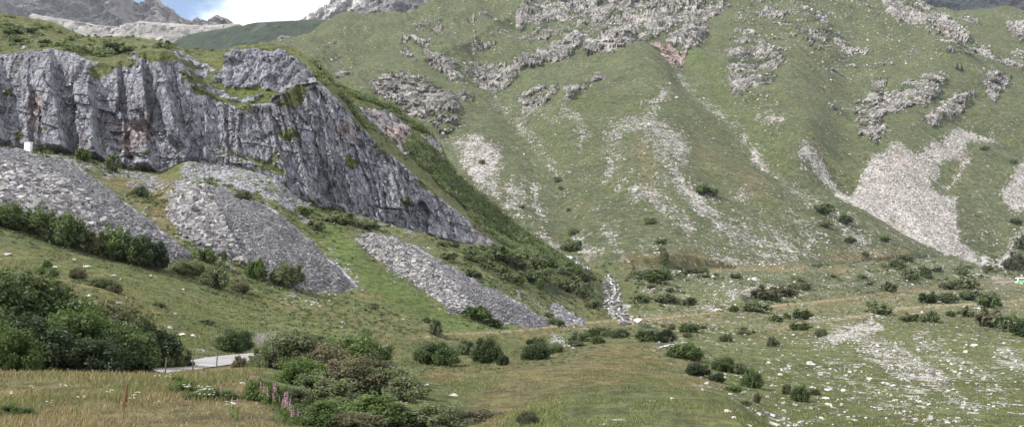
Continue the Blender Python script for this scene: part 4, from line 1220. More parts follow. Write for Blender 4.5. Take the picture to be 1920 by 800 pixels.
# the upper row of alders under the first spoil heap
for px, py, w, h, lf, lb in [
    (12, 428, 76, 56, A, 'alder at the left edge of the upper row, under the long spoil heap'),
    (62, 440, 74, 58, A, 'second alder from the left in the upper row under the spoil heap'),
    (122, 462, 84, 72, A, 'tallest alder of the upper row, a broad round crown'),
    (172, 474, 52, 46, D_, 'reddish grey half bare alder in the upper row'),
    (208, 484, 62, 62, FR, 'bright green alder right of the half bare one in the upper row'),
    (246, 496, 62, 66, A, 'green alder second from the right end of the upper row'),
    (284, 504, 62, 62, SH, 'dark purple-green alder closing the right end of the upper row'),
    (342, 512, 46, 24, W, 'low grey shrub right after the upper row of alders'),
    (385, 490, 44, 30, FR, 'light green shrub at the foot of the gap between two spoil heaps'),
    (366, 514, 46, 32, W, 'low spreading shrub before the light green one at the heap foot'),
    (405, 540, 62, 44, W, 'grey-green shrub on the stony strip below the middle heap'),
    (452, 548, 34, 24, D_, 'small dull shrub just right of the grey-green one below the heap'),
    (482, 522, 38, 34, FR, 'thin light shrub standing in the toe of the middle heap'),
    (535, 536, 64, 46, A, 'round solitary willow bush at the toe of the middle heap'),
    (420, 490, 10, 26, W, 'thin upright sapling on the lower edge of the middle heap'),
    (78, 514, 18, 16, A, 'left of three small dark tufts on the meadow above the thicket'),
    (88, 503, 16, 16, A, 'upper of three small dark tufts on the meadow above the thicket'),
    (98, 518, 18, 18, A, 'right of three small dark tufts on the meadow above the thicket'),
    (146, 523, 32, 26, D_, 'dark grassy round bush alone on the left meadow'),
    (190, 538, 44, 20, W, 'flat grey-green shrub on the left meadow'),
    (216, 548, 26, 22, D_, 'brownish bush next to the flat shrub on the left meadow'),
    (298, 575, 26, 11, W, 'low tuft of shrub on the open left meadow'),
    (388, 608, 34, 12, W, 'flat shrub on the bank above the left bend of road'),
    (440, 660, 84, 46, A, 'dark willow bush above the pale bend of road'),
    (548, 642, 56, 18, A, 'low dark shrub behind the big foreground bush'),
    (598, 648, 50, 18, SH, 'flat dark shrub behind the foreground bush top'),
    (262, 368, 34, 20, W, 'bush on the brown ground between the two left spoil heaps'),
    (212, 322, 28, 34, W, 'upright bush at the quarry foot beside the layered red rock'),
    (156, 302, 36, 22, FR, 'light green bush at the quarry foot, top of the first heap'),
    (80, 291, 40, 10, FR, 'low green shrub just right of the white hut'),
    (398, 350, 28, 9, W, 'small shrub on the top of the middle heap'),
    (456, 374, 40, 18, W, 'shrub on the grey apron behind the middle heap'),
    (592, 432, 36, 20, A, 'dark shrub in the green strip between middle and right heaps'),
    (570, 402, 40, 16, FR, 'grassy shrub under the cliff above the green strip'),
    (640, 420, 60, 22, W, 'wide shrub under the cliff, above the rounded heap top'),
    (690, 430, 46, 18, W, 'shrub between the cliff foot and the rounded heap top'),
    (815, 627, 26, 36, W, 'upright thin shrub on the meadow below the right heap'),
    (800, 605, 18, 10, W, 'tiny shrub above the upright thin one below the right heap'),
    (895, 598, 48, 24, FR, 'green shrub at the toe of the tongue shaped heap'),
    (925, 612, 34, 14, W, 'low shrub right of the green one at the heap toe'),
    (820, 684, 88, 44, A, 'broad green bush in the hollow right of the foreground bush'),
    (870, 664, 34, 34, W, 'brownish narrow bush between two round ones in the hollow'),
    (912, 680, 58, 50, A, 'dark round bush at the right end of the hollow'),
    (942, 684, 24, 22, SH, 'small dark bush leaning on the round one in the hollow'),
    (1008, 672, 66, 34, A, 'bush on the bank below the track, right of the hollow'),
    (1040, 660, 40, 22, W, 'low bush on the bank below the track beside the small slate patch'),
    (1085, 640, 40, 22, A, 'bush directly below the track, above the grassy hump'),
    (1130, 628, 42, 20, W, 'bush below the track near the stream crossing'),
    (1160, 632, 40, 18, A, 'dark bush below the track at the stream crossing'),
    (1210, 640, 42, 28, A, 'dark bush beside the lower stream'),
    (1245, 642, 40, 30, SH, 'shaded bush over the lower stream with white water at its foot'),
    (1290, 674, 74, 36, A, 'widest bush of the clump in the middle of the right meadow'),
    (1306, 704, 50, 28, SH, 'left dark bush of the right meadow clump'),
    (1360, 696, 46, 30, A, 'middle bush of the right meadow clump'),
    (1412, 726, 46, 40, A, 'big round bush at the right end of the meadow clump'),
    (1346, 716, 32, 20, SH, 'small dark bush at the lower edge of the meadow clump'),
    (1384, 700, 28, 22, W, 'grey bush between the round ones in the meadow clump'),
    (1375, 735, 34, 14, FR, 'low light bush below the meadow clump'),
    (1398, 760, 24, 12, W, 'small bush below the end of the meadow clump'),
    (1420, 755, 16, 22, D_, 'thin dull bush below the big round one'),
    (1475, 738, 20, 22, W, 'left small bush of the pair alone on the lower right meadow'),
    (1502, 752, 36, 32, A, 'dark round bush of the pair alone on the lower right meadow'),
    (1528, 740, 20, 12, D_, 'flat dull bush right of the dark round pair'),
    (990, 796, 36, 26, D_, 'dull grassy tuft bush at the bottom edge right of the foreground bush'),
    (1290, 622, 40, 20, A, 'bush below the track at the lower stream'),
    (1288, 632, 18, 10, A, 'tiny bush below the one at the lower stream'),
    (1362, 640, 26, 15, A, 'bush between the two tracks in mid meadow'),
    (1448, 648, 22, 18, W, 'bush with stones around it below the lower track'),
    (1250, 568, 48, 20, A, 'bush in the row above the track right of the stream'),
    (1205, 568, 40, 18, A, 'bush in the row above the track nearest the stream'),
    (1292, 572, 26, 16, A, 'small bush ending the row right of the stream'),
    (1228, 530, 62, 24, A, 'wide dark bush at the slope foot right of the stream'),
    (1195, 520, 26, 14, A, 'small bush at the slope foot beside the stream'),
    (1300, 512, 34, 12, D_, 'flat dull bush at the slope foot'),
    (1414, 584, 46, 18, A, 'dark bush just above the track'),
    (1376, 584, 22, 12, A, 'small bush left of the dark one above the track'),
    (1436, 562, 60, 26, D_, 'large grey-brown heath bush above the track'),
    (1474, 554, 36, 20, D_, 'right lobe of grey heath as separate bush'),
    (1456, 602, 26, 14, A, 'left bush of three between the tracks'),
    (1476, 598, 16, 11, A, 'smallest of three bushes between the tracks'),
    (1504, 598, 34, 18, A, 'right bush of three between the tracks'),
    (1500, 618, 42, 14, A, 'long flat bush over the stony patch between the tracks'),
    (1540, 632, 22, 18, W, 'bush at the left tip of the white stone field'),
    (1510, 544, 24, 16, A, 'round bush on the bouldery flat above the track'),
    (1650, 588, 44, 22, A, 'bush pair member under the upper track, wide one'),
    (1636, 576, 22, 14, A, 'small bush under the upper track beside the wide one'),
    (1708, 602, 32, 18, A, 'bush below the lower track, left of the row'),
    (1746, 604, 36, 20, A, 'bush below the lower track, middle of the row'),
    (1784, 594, 20, 12, A, 'small bush below the lower track, middle of the row'),
    (1812, 594, 34, 22, A, 'bush below the lower track, right of the row'),
    (1742, 568, 38, 20, A, 'left bush of the belt between the tracks at far right'),
    (1776, 568, 38, 20, A, 'middle bush of the belt between the tracks at far right'),
    (1818, 563, 40, 20, A, 'right bush of the belt between the tracks at far right'),
    (1856, 576, 44, 26, A, 'bush right of the belt between the tracks'),
    (1856, 612, 54, 36, D_, 'left of the dark alders massed at the right edge'),
    (1892, 620, 56, 40, A, 'middle of the dark alders massed at the right edge'),
    (1926, 630, 56, 42, A, 'right of the dark alders massed at the right edge'),
    (1668, 546, 30, 18, A, 'bush above the upper track on the stony flat'),
    (1786, 542, 38, 20, A, 'left bush beside the road before the guard rail'),
    (1816, 540, 40, 20, A, 'right bush beside the road before the guard rail'),
    (1710, 520, 32, 18, A, 'left bush of two at the foot of the scree fan'),
    (1735, 518, 24, 20, A, 'right bush of two at the foot of the scree fan'),
    (1698, 489, 24, 15, A, 'upper round bush at the foot of the scree fan'),
    (1680, 504, 24, 20, A, 'bush left under the upper round one by the scree fan'),
    (1808, 516, 20, 16, A, 'small bush where the scree runs out'),
    (1585, 420, 28, 18, A, 'right bush of three beside a narrow scree run'),
    (1548, 426, 24, 14, A, 'lower bush of three beside a narrow scree run'),
    (1546, 400, 42, 22, A, 'upper long bush of three beside a narrow scree run'),
    (1594, 455, 24, 12, A, 'bush on the slope below the three'),
    (1624, 480, 18, 12, A, 'small bush low on the slope left of the scree fan'),
    (1660, 452, 22, 10, A, 'bush on the lower side of the scree fan'),
    (1324, 366, 44, 20, A, 'solitary green shrub high on the middle slope by scree stripes'),
    (1220, 419, 26, 14, A, 'shrub at the end of a stone stripe low on the middle slope'),
    (1246, 496, 24, 26, A, 'tallest shrub low on the middle slope'),
    (1242, 472, 14, 12, A, 'small shrub above the tallest one on the middle slope'),
    (1240, 456, 22, 10, A, 'flat shrub above the tallest one on the middle slope'),
    (1046, 342, 18, 12, A, 'upper shrub in the column on the left slope'),
    (1052, 356, 12, 8, A, 'second shrub in the column on the left slope'),
    (1066, 396, 10, 8, A, 'lowest shrub in the column on the left slope'),
    (904, 308, 16, 10, A, 'shrub growing in the pale scree behind the spur'),
    (978, 390, 12, 8, A, 'shrub below the second pale scree'),
    (1074, 440, 22, 12, A, 'shrub at the waterfall head'),
    (1074, 470, 34, 22, A, 'leafy shrub left of the upper white water'),
    (1904, 505, 44, 34, D_, 'dark bush at the right edge under the bare gully'),
    (1902, 306, 16, 9, A, 'small dark shrub beside the right edge scree'),
    (1846, 281, 18, 9, A, 'shrub under the white scree tip'),
    (1904, 420, 20, 12, A, 'shrub at the right edge over the bare gully'),
    (1930, 470, 44, 36, D_, 'dark bush cut by the right edge over the bare gully')]:
    bush_px(px, py, w, h, lf, lb)

# the big mixed bush in the foreground
for px, d, w, h, lf, lb in [
    (505, 44, 1.5, 1.5, W, 'grey-green willow at the left end of the foreground thicket'),
    (555, 45, 2.6, 2.3, W, 'tall grey-green willow, left part of the foreground thicket'),
    (610, 44, 2.5, 2.0, D_, 'brownish willow in the middle of the foreground thicket'),
    (650, 52, 2.8, 2.6, FR, 'light green willow behind the brown one in the foreground thicket'),
    (685, 53, 2.6, 3.1, A, 'tallest dark green willow at the back of the foreground thicket'),
    (705, 46, 2.2, 1.9, D_, 'olive bush with rusty leaves on the right of the foreground thicket'),
    (655, 40, 2.4, 1.7, D_, 'dull bush low in the centre of the foreground thicket'),
    (735, 40, 2.2, 1.5, W, 'grey bush with dark gaps, right side of the foreground thicket'),
    (560, 36, 1.6, 1.3, FR, 'leafy bush in front of the pink flowers edge'),
    (605, 30, 2.0, 1.25, W, 'low willow at the front left of the foreground thicket'),
    (680, 27, 2.0, 1.05, FR, 'bright low bush at the bottom edge, centre of the thicket'),
    (745, 28, 2.0, 1.0, W, 'grey low bush at the bottom edge, right part of the thicket'),
    (815, 28, 1.7, .95, W, 'low bush at the bottom edge with twigs sticking up'),
    (870, 30, 1.5, .7, D_, 'brown-green low bush ending the foreground thicket at right'),
    (910, 32, 1.1, .5, D_, 'flat tuft right after the foreground thicket'),
    (590, 24, 1.3, .8, FR, 'bright leafy bush cut by the bottom edge'),
    (655, 24, 1.4, .6, D_, 'dull bush cut by the bottom edge'),
    (490, 27, .8, .8, FR, 'leafy dark herb bush below the pink flower clump'),
    (540, 28, .9, .7, W, 'small willow sprout among the lower pink flowers'),
    (775, 45, 1.4, .9, FR, 'yellow-green bush beside the white boulder'),
    (345, 28, .7, .55, FR, 'leafy herb in the grassy bank'),
    (333, 31, .4, .45, FR, 'small broad leaved herb on the upper bank'),
    (400, 27, 1.2, .45, FR, 'pale green herb patch on the bank with white flowers'),
    (450, 42, .6, .7, D_, 'tall dry grass clump hiding the right end of the pale road'),
    (30, 21, .8, .4, FR, 'leafy herb at the bottom left corner')]:
    g = at_depth(px, d)
    bush(Vector(g) - Vector((0, 0, .1)), w * 1.08, h * .96, lf, lb, 'willow_bush', 'bush', 'bushes of the foreground thicket and bank', 'near')

# scattered shrubs of the spur, none told apart from its neighbours
srng = random.Random(21)
ZONES = [([(870, 470), (960, 480), (1040, 500), (1000, 545), (930, 520)], 26, (22, 52), (14, 26), 'green shrub in the scrub below the tip of the quarry cliff', 'scrub below the cliff tip', (A, W, W)),
         ([(1000, 500), (1080, 510), (1130, 560), (1125, 585), (1060, 560), (1010, 545)], 16, (18, 40), (12, 24), 'grey-green shrub on the flank left of the tumbling stream', 'scrub on the stream flank', (A, W, W)),
         ([(780, 440), (880, 470), (930, 520), (890, 525), (820, 480)], 10, (14, 34), (8, 16), 'low shrub along the upper edge of the tongue shaped heap', 'low shrubs above the tongue shaped heap', (A, W)),
         ([(1020, 590), (1050, 600), (1050, 615), (1035, 612)], 3, (14, 24), (8, 14), 'low shrub between the tongue shaped heap and the dark small one', 'shrubs between the right heaps', (A,)),
         ([(1440, 500), (1860, 500), (1860, 525), (1440, 545)], 16, (8, 20), (6, 12), 'small shrub on the bouldery flat at the mountain foot', 'shrubs on the bouldery flat', (A, W, D_)),
         ([(1190, 510), (1440, 510), (1420, 555), (1200, 545)], 9, (12, 30), (7, 13), 'low shrub on the rough ground right of the stream', 'shrubs right of the stream', (A, W)),
         ([(1180, 610), (1500, 600), (1480, 660), (1280, 650)], 10, (8, 22), (5, 11), 'small shrub scattered on the mid meadow between the tracks', 'shrubs between the tracks', (A, W, D_)),
         ([(10, 40), (140, 75), (160, 100), (20, 90)], 12, (8, 24), (5, 10), 'dark dwarf shrub on the grassy brow above the quarry', 'dwarf shrubs above the quarry', (SH, A)),
         ([(110, 98), (200, 105), (320, 92), (330, 82), (170, 90)], 9, (12, 26), (8, 13), 'dark shrub on the very rim of the quarry wall', 'shrubs on the quarry rim', (SH, A)),
         ([(990, 640), (1160, 622), (1170, 640), (1000, 662)], 8, (18, 36), (10, 18), 'green shrub on the bank just under the track', 'shrubs under the track', (A, W)),
         ([(700, 570), (830, 610), (800, 630), (660, 600)], 6, (8, 16), (4, 7), 'tiny shrub on the meadow below the right spoil heap', 'tiny shrubs below the right heap', (W, D_))]
for poly, n, wr, hr, lb, gp, lfs in ZONES:
    for x, y in sample_poly(poly, n, np.random.default_rng(srng.randrange(9999))):
        w = srng.uniform(*wr)
        bush_px(x, y, w, w / wr[1] * hr[1] * srng.uniform(.85, 1.2) * .5 + srng.uniform(*hr) * .5, srng.choice(lfs), lb, gp)


# ------------------------------------------------------------------ cover nobody could count
def pick(sheet, weight, n, seed, jit=True):
    """ground points of a sheet, chosen by weight per picture area"""
    rng = np.random.default_rng(seed)
    py = sheet.py
    mono = np.minimum.accumulate(py, 0)
    vis = (py <= mono + .5)
    dpy = np.clip(-np.gradient(py, axis=0), 0, 50)
    inframe = (sheet.px > -40) & (sheet.px < 1960) & (py > -20) & (py < 830)
    wgt = (weight * dpy * vis * inframe)[:-1, :-1].ravel()
    c = np.cumsum(wgt)
    i = np.searchsorted(c, rng.random(n) * c[-1])
    i = np.clip(i, 0, len(wgt) - 1)
    nc = sheet.px.shape[1]
    r, k = i // (nc - 1), i % (nc - 1)
    a, b = rng.random(n)[:, None], rng.random(n)[:, None]
    Pn = sheet.P
    pos = (Pn[r, k] * (1 - a) + Pn[r + 1, k] * a) * (1 - b) + (Pn[r, k + 1] * (1 - a) + Pn[r + 1, k + 1] * a) * b
    return pos, r, k


# dwarf shrubs on the brows and the second spur
w_h = he1 * (R1 > S[8] - 8) * (R1 < S[12])
pos, r, k = pick(near, w_h, 2300, 5)
rng = np.random.default_rng(8)
nl = 34
n = len(pos)
sz = rng.uniform(.4, 1.15, n) * np.interp(pos[:, 1], [220, 350], [.8, 1.2])
c = np.repeat(pos, nl, 0) + rng.normal(size=(n * nl, 3)) * np.repeat(sz, nl)[:, None] * np.array([.7, .7, .34])
c[:, 2] += np.repeat(sz, nl) * .35
nr = rng.normal(size=(n * nl, 3)) + np.array([0, -.2, .7]); nr /= np.linalg.norm(nr, axis=1)[:, None]
t1 = np.cross(nr, rng.normal(size=nr.shape)); t1 /= np.linalg.norm(t1, axis=1)[:, None]
t2 = np.cross(nr, t1)
ls = (rng.uniform(.16, .36, n * nl))[:, None]
V = np.stack([c - t1 * ls, c + t2 * ls * .7, c + t1 * ls, c - t2 * ls * .7], 1).reshape(-1, 3)
dsm = mesh_np('dwarf_shrubs', V, np.arange(len(V)).reshape(-1, 4), [M_LEAF[1], M_LEAF[0]], False)
set_mats(dsm, np.repeat((np.random.default_rng(4).random(n) < .6).astype(int), nl))
tag(link('dwarf_shrubs', dsm), 'dark low scrub covering the crest behind the quarry cliff', 'scrub', kind='stuff')

# grass blades
t = NT('grass_blades')
gc = t.attr('col')[0]
d1 = t.bsdf(gc, .7, .2)
tr = t.n('ShaderNodeBsdfTranslucent'); t.set(tr.inputs[0], mulc(t, gc, (1.2, 1.2, .8)))
ms = t.n('ShaderNodeMixShader'); ms.inputs[0].default_value = .35
t.t.links.new(d1, ms.inputs[1]); t.t.links.new(tr.outputs[0], ms.inputs[2])
M_BLADE = t.done(ms.outputs[0])


def grass(name, r0, r1, n, hr, label, seed, bare):
    wt = ((R1 >= r0) & (R1 < r1)) * (1 - np.clip(bare * 1.5, 0, 1))
    tuft = sstep(-.35, .35, fbm(near.P * np.array([.5, .18, .3]), 3, seed + 40))
    wt = wt * (.25 + .75 * tuft)
    pos, r, k = pick(near, wt, n, seed)
    rng = np.random.default_rng(seed + 1)
    d = pos[:, 1]
    hh = rng.uniform(hr[0], hr[1], n) * (.35 + 1.0 * tuft[r, k]) * np.interp(near.px[r, k], [470, 620], [1, .5])
    wd = np.maximum(.010, d * .00042) * rng.uniform(.7, 1.4, n)
    ang = rng.uniform(0, math.pi, n)
    lean = rng.normal(size=(n, 2)) * .28 * hh[:, None] + np.array([.10, 0]) * hh[:, None]
    sx, sy = np.cos(ang) * wd, np.sin(ang) * wd * .5
    z0 = np.zeros(n)
    off = np.stack([sx, sy, z0], 1)
    p0 = pos - np.array([0, 0, .03])
    mid = pos + np.stack([lean[:, 0] * .35, lean[:, 1] * .35, hh * .55], 1)
    tip = pos + np.stack([lean[:, 0], lean[:, 1], hh], 1)
    V = np.stack([p0 - off, p0 + off, mid + off * .8, mid - off * .8, tip + off * .12, tip - off * .12], 1)
    b = (np.arange(n) * 6)[:, None]
    F = np.concatenate([b + np.array([[0, 1, 2, 3]]), b + np.array([[3, 2, 4, 5]])], 0)
    col = tint1[r, k] * rng.uniform(.95, 1.8, n)[:, None]
    pn = fbm(pos * np.array([.35, .15, .3]), 3, 433)
    dry = rng.random(n) < np.clip(.04 + dr1[r, k] * (.20 + .55 * pn), 0, 1)
    col[dry] = np.array([.30, .215, .145]) * rng.uniform(.6, 1.25, dry.sum())[:, None]
    fr = rng.random(n) < np.clip(.16 - .5 * pn, 0, .6)
    col[fr] = np.array([.105, .145, .045]) * rng.uniform(.8, 1.3, fr.sum())[:, None]
    me = mesh_np(name, V.reshape(-1, 3), F, [M_BLADE], True)
    attr(me, 'col', np.repeat(np.clip(col, .01, .9), 6, 0))
    return tag(link(name, me), label, 'grass', kind='stuff')


roadmask = cover(PX1, PY1, [('p', [(255, 700), (300, 689), (360, 674), (440, 666), (500, 661), (560, 655), (560, 672), (440, 690), (300, 700)], 1)], 0 * PX1, 2) * (R1 > S[2])
grass('bank_grass', S[1] - 6, S[3], 85000, (.05, .18), 'tall bleached grass with seed heads on the near bank', 71, np.maximum(sc1 * .3, roadmask))
grass('meadow_grass', S[3], S[6] + 40, 70000, (.05, .17), 'short grass of the open meadows', 73, np.maximum(sc1, roadmask))

# loose stones, far too many to count
wst = sc1 * ((R1 < S[9]) | (PX1 > 1120)) * (1 - np.clip(sum(cover(PX1, PY1, [('p', tp, 1)], 0 * PX1, 2) for tp in (TALUS1, TALUS2, TALUS3, TALUS4)), 0, 1))
cl = fbm(near.P * np.array([.12, .06, .1]), 4, 606)
wst = wst ** 1.3 * sstep(-.45, .4, cl)
pos, r, k = pick(near, wst, 5600, 15)
rng = np.random.default_rng(16)
sz = np.interp(pos[:, 1], [20, 60, 150, 500], [.06, .11, .19, .55]) * (.5 + 1.9 * rng.random(len(pos)) ** 3)
tag(link('loose_stones', stone_mesh('loose_stones', pos, sz, [M_PALE, M_WHITE, M_SLATE], np.where((pos[:, 0] < 5) & (pos[:, 1] > 118), 2, rng.choice(3, len(pos), p=[.72, .10, .18])), .6, .5, .3)), 'pale stones strewn thickly over the meadows', 'stones', kind='stuff')
pos, r, k = pick(far, sc2 * (1 - .9 * rk2), 16000, 17)
sz = np.interp(pos[:, 1], [420, 700, 1200], [.30, .55, 1.0]) * (.5 + 2.0 * rng.random(len(pos)) ** 4)
tag(link('scree_stones', stone_mesh('scree_stones', pos, sz, [M_PALE, M_WHITE], rng.choice(2, len(pos), p=[.8, .2]), .6, .5, .3)), 'pale scree blocks lying in runs down the mountainside', 'scree', kind='stuff')


pos, r, k = pick(far, rk2d * (rk2d > .12) * (rk2d < .79) * (.45 + .55 * rk2), 4300, 19)
rng = np.random.default_rng(20)
sz = np.interp(pos[:, 1], [420, 700, 1500], [.45, .85, 1.6]) * (.4 + 1.6 * rng.random(len(pos)) ** 2.5)
tag(link('outcrop_blocks', stone_mesh('outcrop_blocks', pos, sz, [M_PALE, M_WHITE, M_SLATE], rng.choice(3, len(pos), p=[.6, .15, .25]), .8, .6, .35)), 'broken rock blocks jutting from the grass of the upper mountainside', 'rocks', kind='stuff')


pos, r, k = pick(near, crow * (rock1 > .5), 520, 23)
rng = np.random.default_rng(24)
sz = rng.uniform(.18, .55, len(pos))
tag(link('ledge_debris', stone_mesh('ledge_debris', pos - np.array([0, .12, 0]), sz, [M_WHITE, M_PALE], rng.choice(2, len(pos), p=[.6, .4]), .5, .6, .35)), 'pale slabs caught on the ledges of the quarry wall', 'stones', kind='stuff')

# low tussocks and seedling shrubs strewn over the slopes
def tussocks(name, sheet, wt, n, smin, smax, seed, label, mat, nl=16):
    pos, r, k = pick(sheet, wt, n, seed)
    rng = np.random.default_rng(seed)
    n = len(pos)
    sz = smin + (smax - smin) * rng.random(n) ** 2.2
    sz = sz * np.interp(pos[:, 1], [50, 150, 450, 1200], [.55, .8, 1.3, 2.2])
    c = np.repeat(pos, nl, 0) + rng.normal(size=(n * nl, 3)) * np.repeat(sz, nl)[:, None] * np.array([.34, .34, .17])
    c[:, 2] += np.repeat(sz, nl) * .22
    nr = rng.normal(size=(n * nl, 3)) * .8 + np.array([0, -.2, .7]); nr /= np.linalg.norm(nr, axis=1)[:, None]
    t1 = np.cross(nr, rng.normal(size=nr.shape)); t1 /= np.linalg.norm(t1, axis=1)[:, None]
    t2 = np.cross(nr, t1)
    ls = (np.repeat(sz, nl) * rng.uniform(.16, .36, n * nl))[:, None]
    V = np.stack([c - t1 * ls, c + t2 * ls * .7, c + t1 * ls, c - t2 * ls * .7], 1).reshape(-1, 3)
    return tag(link(name, mesh_np(name, V, np.arange(len(V)).reshape(-1, 4), [mat], False)), label, 'tussocks', kind='stuff')


patch1 = sstep(-.15, .45, fbm(near.P * np.array([.05, .03, .05]), 4, 451))
patch2 = sstep(-.1, .5, fbm(far.P * np.array([.012, .006, .012]), 4, 453))
hug = np.zeros_like(PX1)
for bx, by, bw in BUSHES:
    sel = (np.abs(near.px - bx) < bw * 1.3 + 8) & (np.abs(near.py - by) < bw * .5 + 6)
    hug[sel] = np.maximum(hug[sel], np.exp(-((near.px[sel] - bx) / (bw * .62 + 4)) ** 2 - ((near.py[sel] - by) / (bw * .2 + 3)) ** 2))
tussocks('bush_fringe', near, hug * (R1 > S[3]) * (1 - roadmask), 1800, .35, 1.5, 459, 'low leafy fringe growing around the feet of the shrubs', M_LEAF[1], 26)
tussocks('meadow_tussocks', near, patch1 * (R1 > S[3]) * (1 - rock1) * (1 - roadmask) * (1 - .8 * sc1) * (1 - .7 * lu1) * (PY1 > 0), 3200, .25, 1.1, 455, 'dark tussocks and seedling shrubs dotted through the meadows', M_LEAF[0])
tussocks('slope_tussocks', far, (patch2 * (1 - rk2) * (1 - .7 * sc2) * (PY2 > 240) + .35 * patch2 + .5 * cover(PX2, PY2, far_rock, wob2, 20)) * (.45 + .55 * sstep(300, 480, PY2)), 3600, .3, 1.15, 457, 'small dark tufts dotted over the lower mountainside', M_LEAF[0])


# ------------------------------------------------------------------ boulders one can tell apart
def boulder_mesh(seed, mat, flat):
    rng = np.random.default_rng(seed)
    import bmesh
    bm = bmesh.new()
    bmesh.ops.create_icosphere(bm, subdivisions=3, radius=.5)
    V = np.array([v.co[:] for v in bm.verts])
    F = np.array([[v.index for v in f.verts] for f in bm.faces])
    bm.free()
    for _ in range(11):                       # cleave flat faces off the ball
        nrm = rng.normal(size=3); nrm /= np.linalg.norm(nrm)
        d = rng.uniform(.22, .40)
        s = V @ nrm
        V = V - np.clip(s - d, 0, None)[:, None] * nrm
    V += fbm(V * 5 + seed, 3, seed)[:, None] * V * .16
    V *= np.array([1.15, .95, flat]) / .78
    return mesh_np('boulder', V, F, [mat], False)


BM = [boulder_mesh(900 + i, M_WHITE if i % 3 else M_PALE, f) for i, f in enumerate((.62, .8, .5, .7, .42, .9))]
bo = random.Random(9)


def boulder(px, py, wpx, hpx, label, group=None, var=None, sheet=None):
    g = surf(px, py)
    if g is None: return None
    s = g[1] / FPX
    i = (3 if py > 730 and wpx > 12 and px < 1300 else bo.randrange(6)) if var is None else var
    o = link('boulder', BM[i], loc=Vector(g) + Vector((0, 0, hpx * s * .10)))
    o.rotation_euler = (bo.uniform(-.2, .2), bo.uniform(-.2, .2), bo.uniform(0, 6.28) if abs(wpx - hpx) < 8 else bo.uniform(-.2, .2))
    fl = (.62, .8, .5, .7, .42, .9)[i]
    o.scale = (wpx * s, wpx * s * .8, hpx * s / fl)
    return tag(o, label, 'boulder', group)


for px, py, w, h, lb in [
    (643, 606, 11, 9, 'white boulder alone on the meadow below the middle spoil heap'),
    (726, 692, 19, 13, 'white pointed boulder at the right flank of the foreground thicket'),
    (474, 730, 13, 7, 'lower of two whitish stones beside the pink flowers'),
    (456, 718, 11, 4, 'upper of two whitish stones beside the pink flowers'),
    (298, 754, 17, 7, 'flat pale stone half hidden in the bank grass'),
    (1160, 788, 30, 7, 'long pale slab like a log at the bottom of the hump'),
    (1132, 796, 14, 5, 'small pale slab left of the long slab'),
    (851, 741, 18, 8, 'flat white stone right of the foreground thicket'),
    (800, 722, 8, 5, 'small white stone above the flat one right of the thicket'),
    (1226, 752, 13, 5, 'flat white stone on the grassy hump'),
    (1260, 748, 7, 6, 'small white stone right of the flat one on the hump'),
    (1406, 637, 8, 6, 'cubic white boulder between the tracks'),
    (1365, 772, 14, 11, 'white boulder left of the lowest right meadow bushes'),
    (1452, 797, 17, 9, 'cluster topping white boulder at the bottom edge'),
    (1405, 800, 10, 8, 'white boulder at the bottom edge left of the cluster'),
    (1545, 748, 15, 10, 'white boulder right of the dark round bush pair'),
    (1518, 682, 11, 9, 'white boulder on the meadow left of the white stone field'),
    (1536, 688, 9, 6, 'white boulder just right of another on the upper meadow'),
    (1194, 604, 18, 10, 'large pale boulder by the stream where it meets the track'),
    (1178, 576, 16, 8, 'pinkish flat boulder right of the white stream'),
    (1152, 598, 8, 6, 'pale boulder in the lower stream bed'),
    (1416, 524, 14, 8, 'pale boulder on the rough flat above the heath bush'),
    (1826, 648, 14, 6, 'flat white boulder on the meadow under the right alders'),
    (1348, 582, 14, 6, 'pale flat stone just under the track'),
    (1268, 184, 8, 4, 'lone white boulder high on the grassy mountainside'),
    (1338, 261, 11, 5, 'white boulder with a dark hollow on the middle slope'),
    (983, 290, 5, 7, 'tiny upright white stone on the left slope'),
    (1232, 256, 8, 5, 'white boulder at the top of the right stone lobe'),
    (1700, 350, 5, 3, 'single stone on the scree fan'),
    (178, 566, 5, 4, 'small white stone in front of the dark grassy bush'),
    (158, 588, 6, 6, 'small cubic white stone on the left meadow below the dark bush'),
    (102, 501, 9, 5, 'white stone beside the three small dark tufts'),
    (162, 500, 16, 4, 'long flat stone under the upper row of alders'),
    (138, 486, 10, 3, 'thin flat stone on the grass below the upper row of alders'),
    (212, 517, 9, 4, 'small flat stone at the top of the left meadow'),
    (226, 523, 6, 4, 'white stone right of the small flat one'),
    (283, 517, 8, 4, 'white stone under the right end of the upper alder row'),
    (362, 630, 11, 6, 'white stone on the bank above the road bend'),
    (340, 628, 14, 6, 'grey stone left of the white one above the road bend'),
    (318, 614, 12, 7, 'pinkish rubble stone left above the road bend'),
    (12, 477, 15, 4, 'pale stone at the left edge of the meadow')]:
    boulder(px, py, w, h, lb)

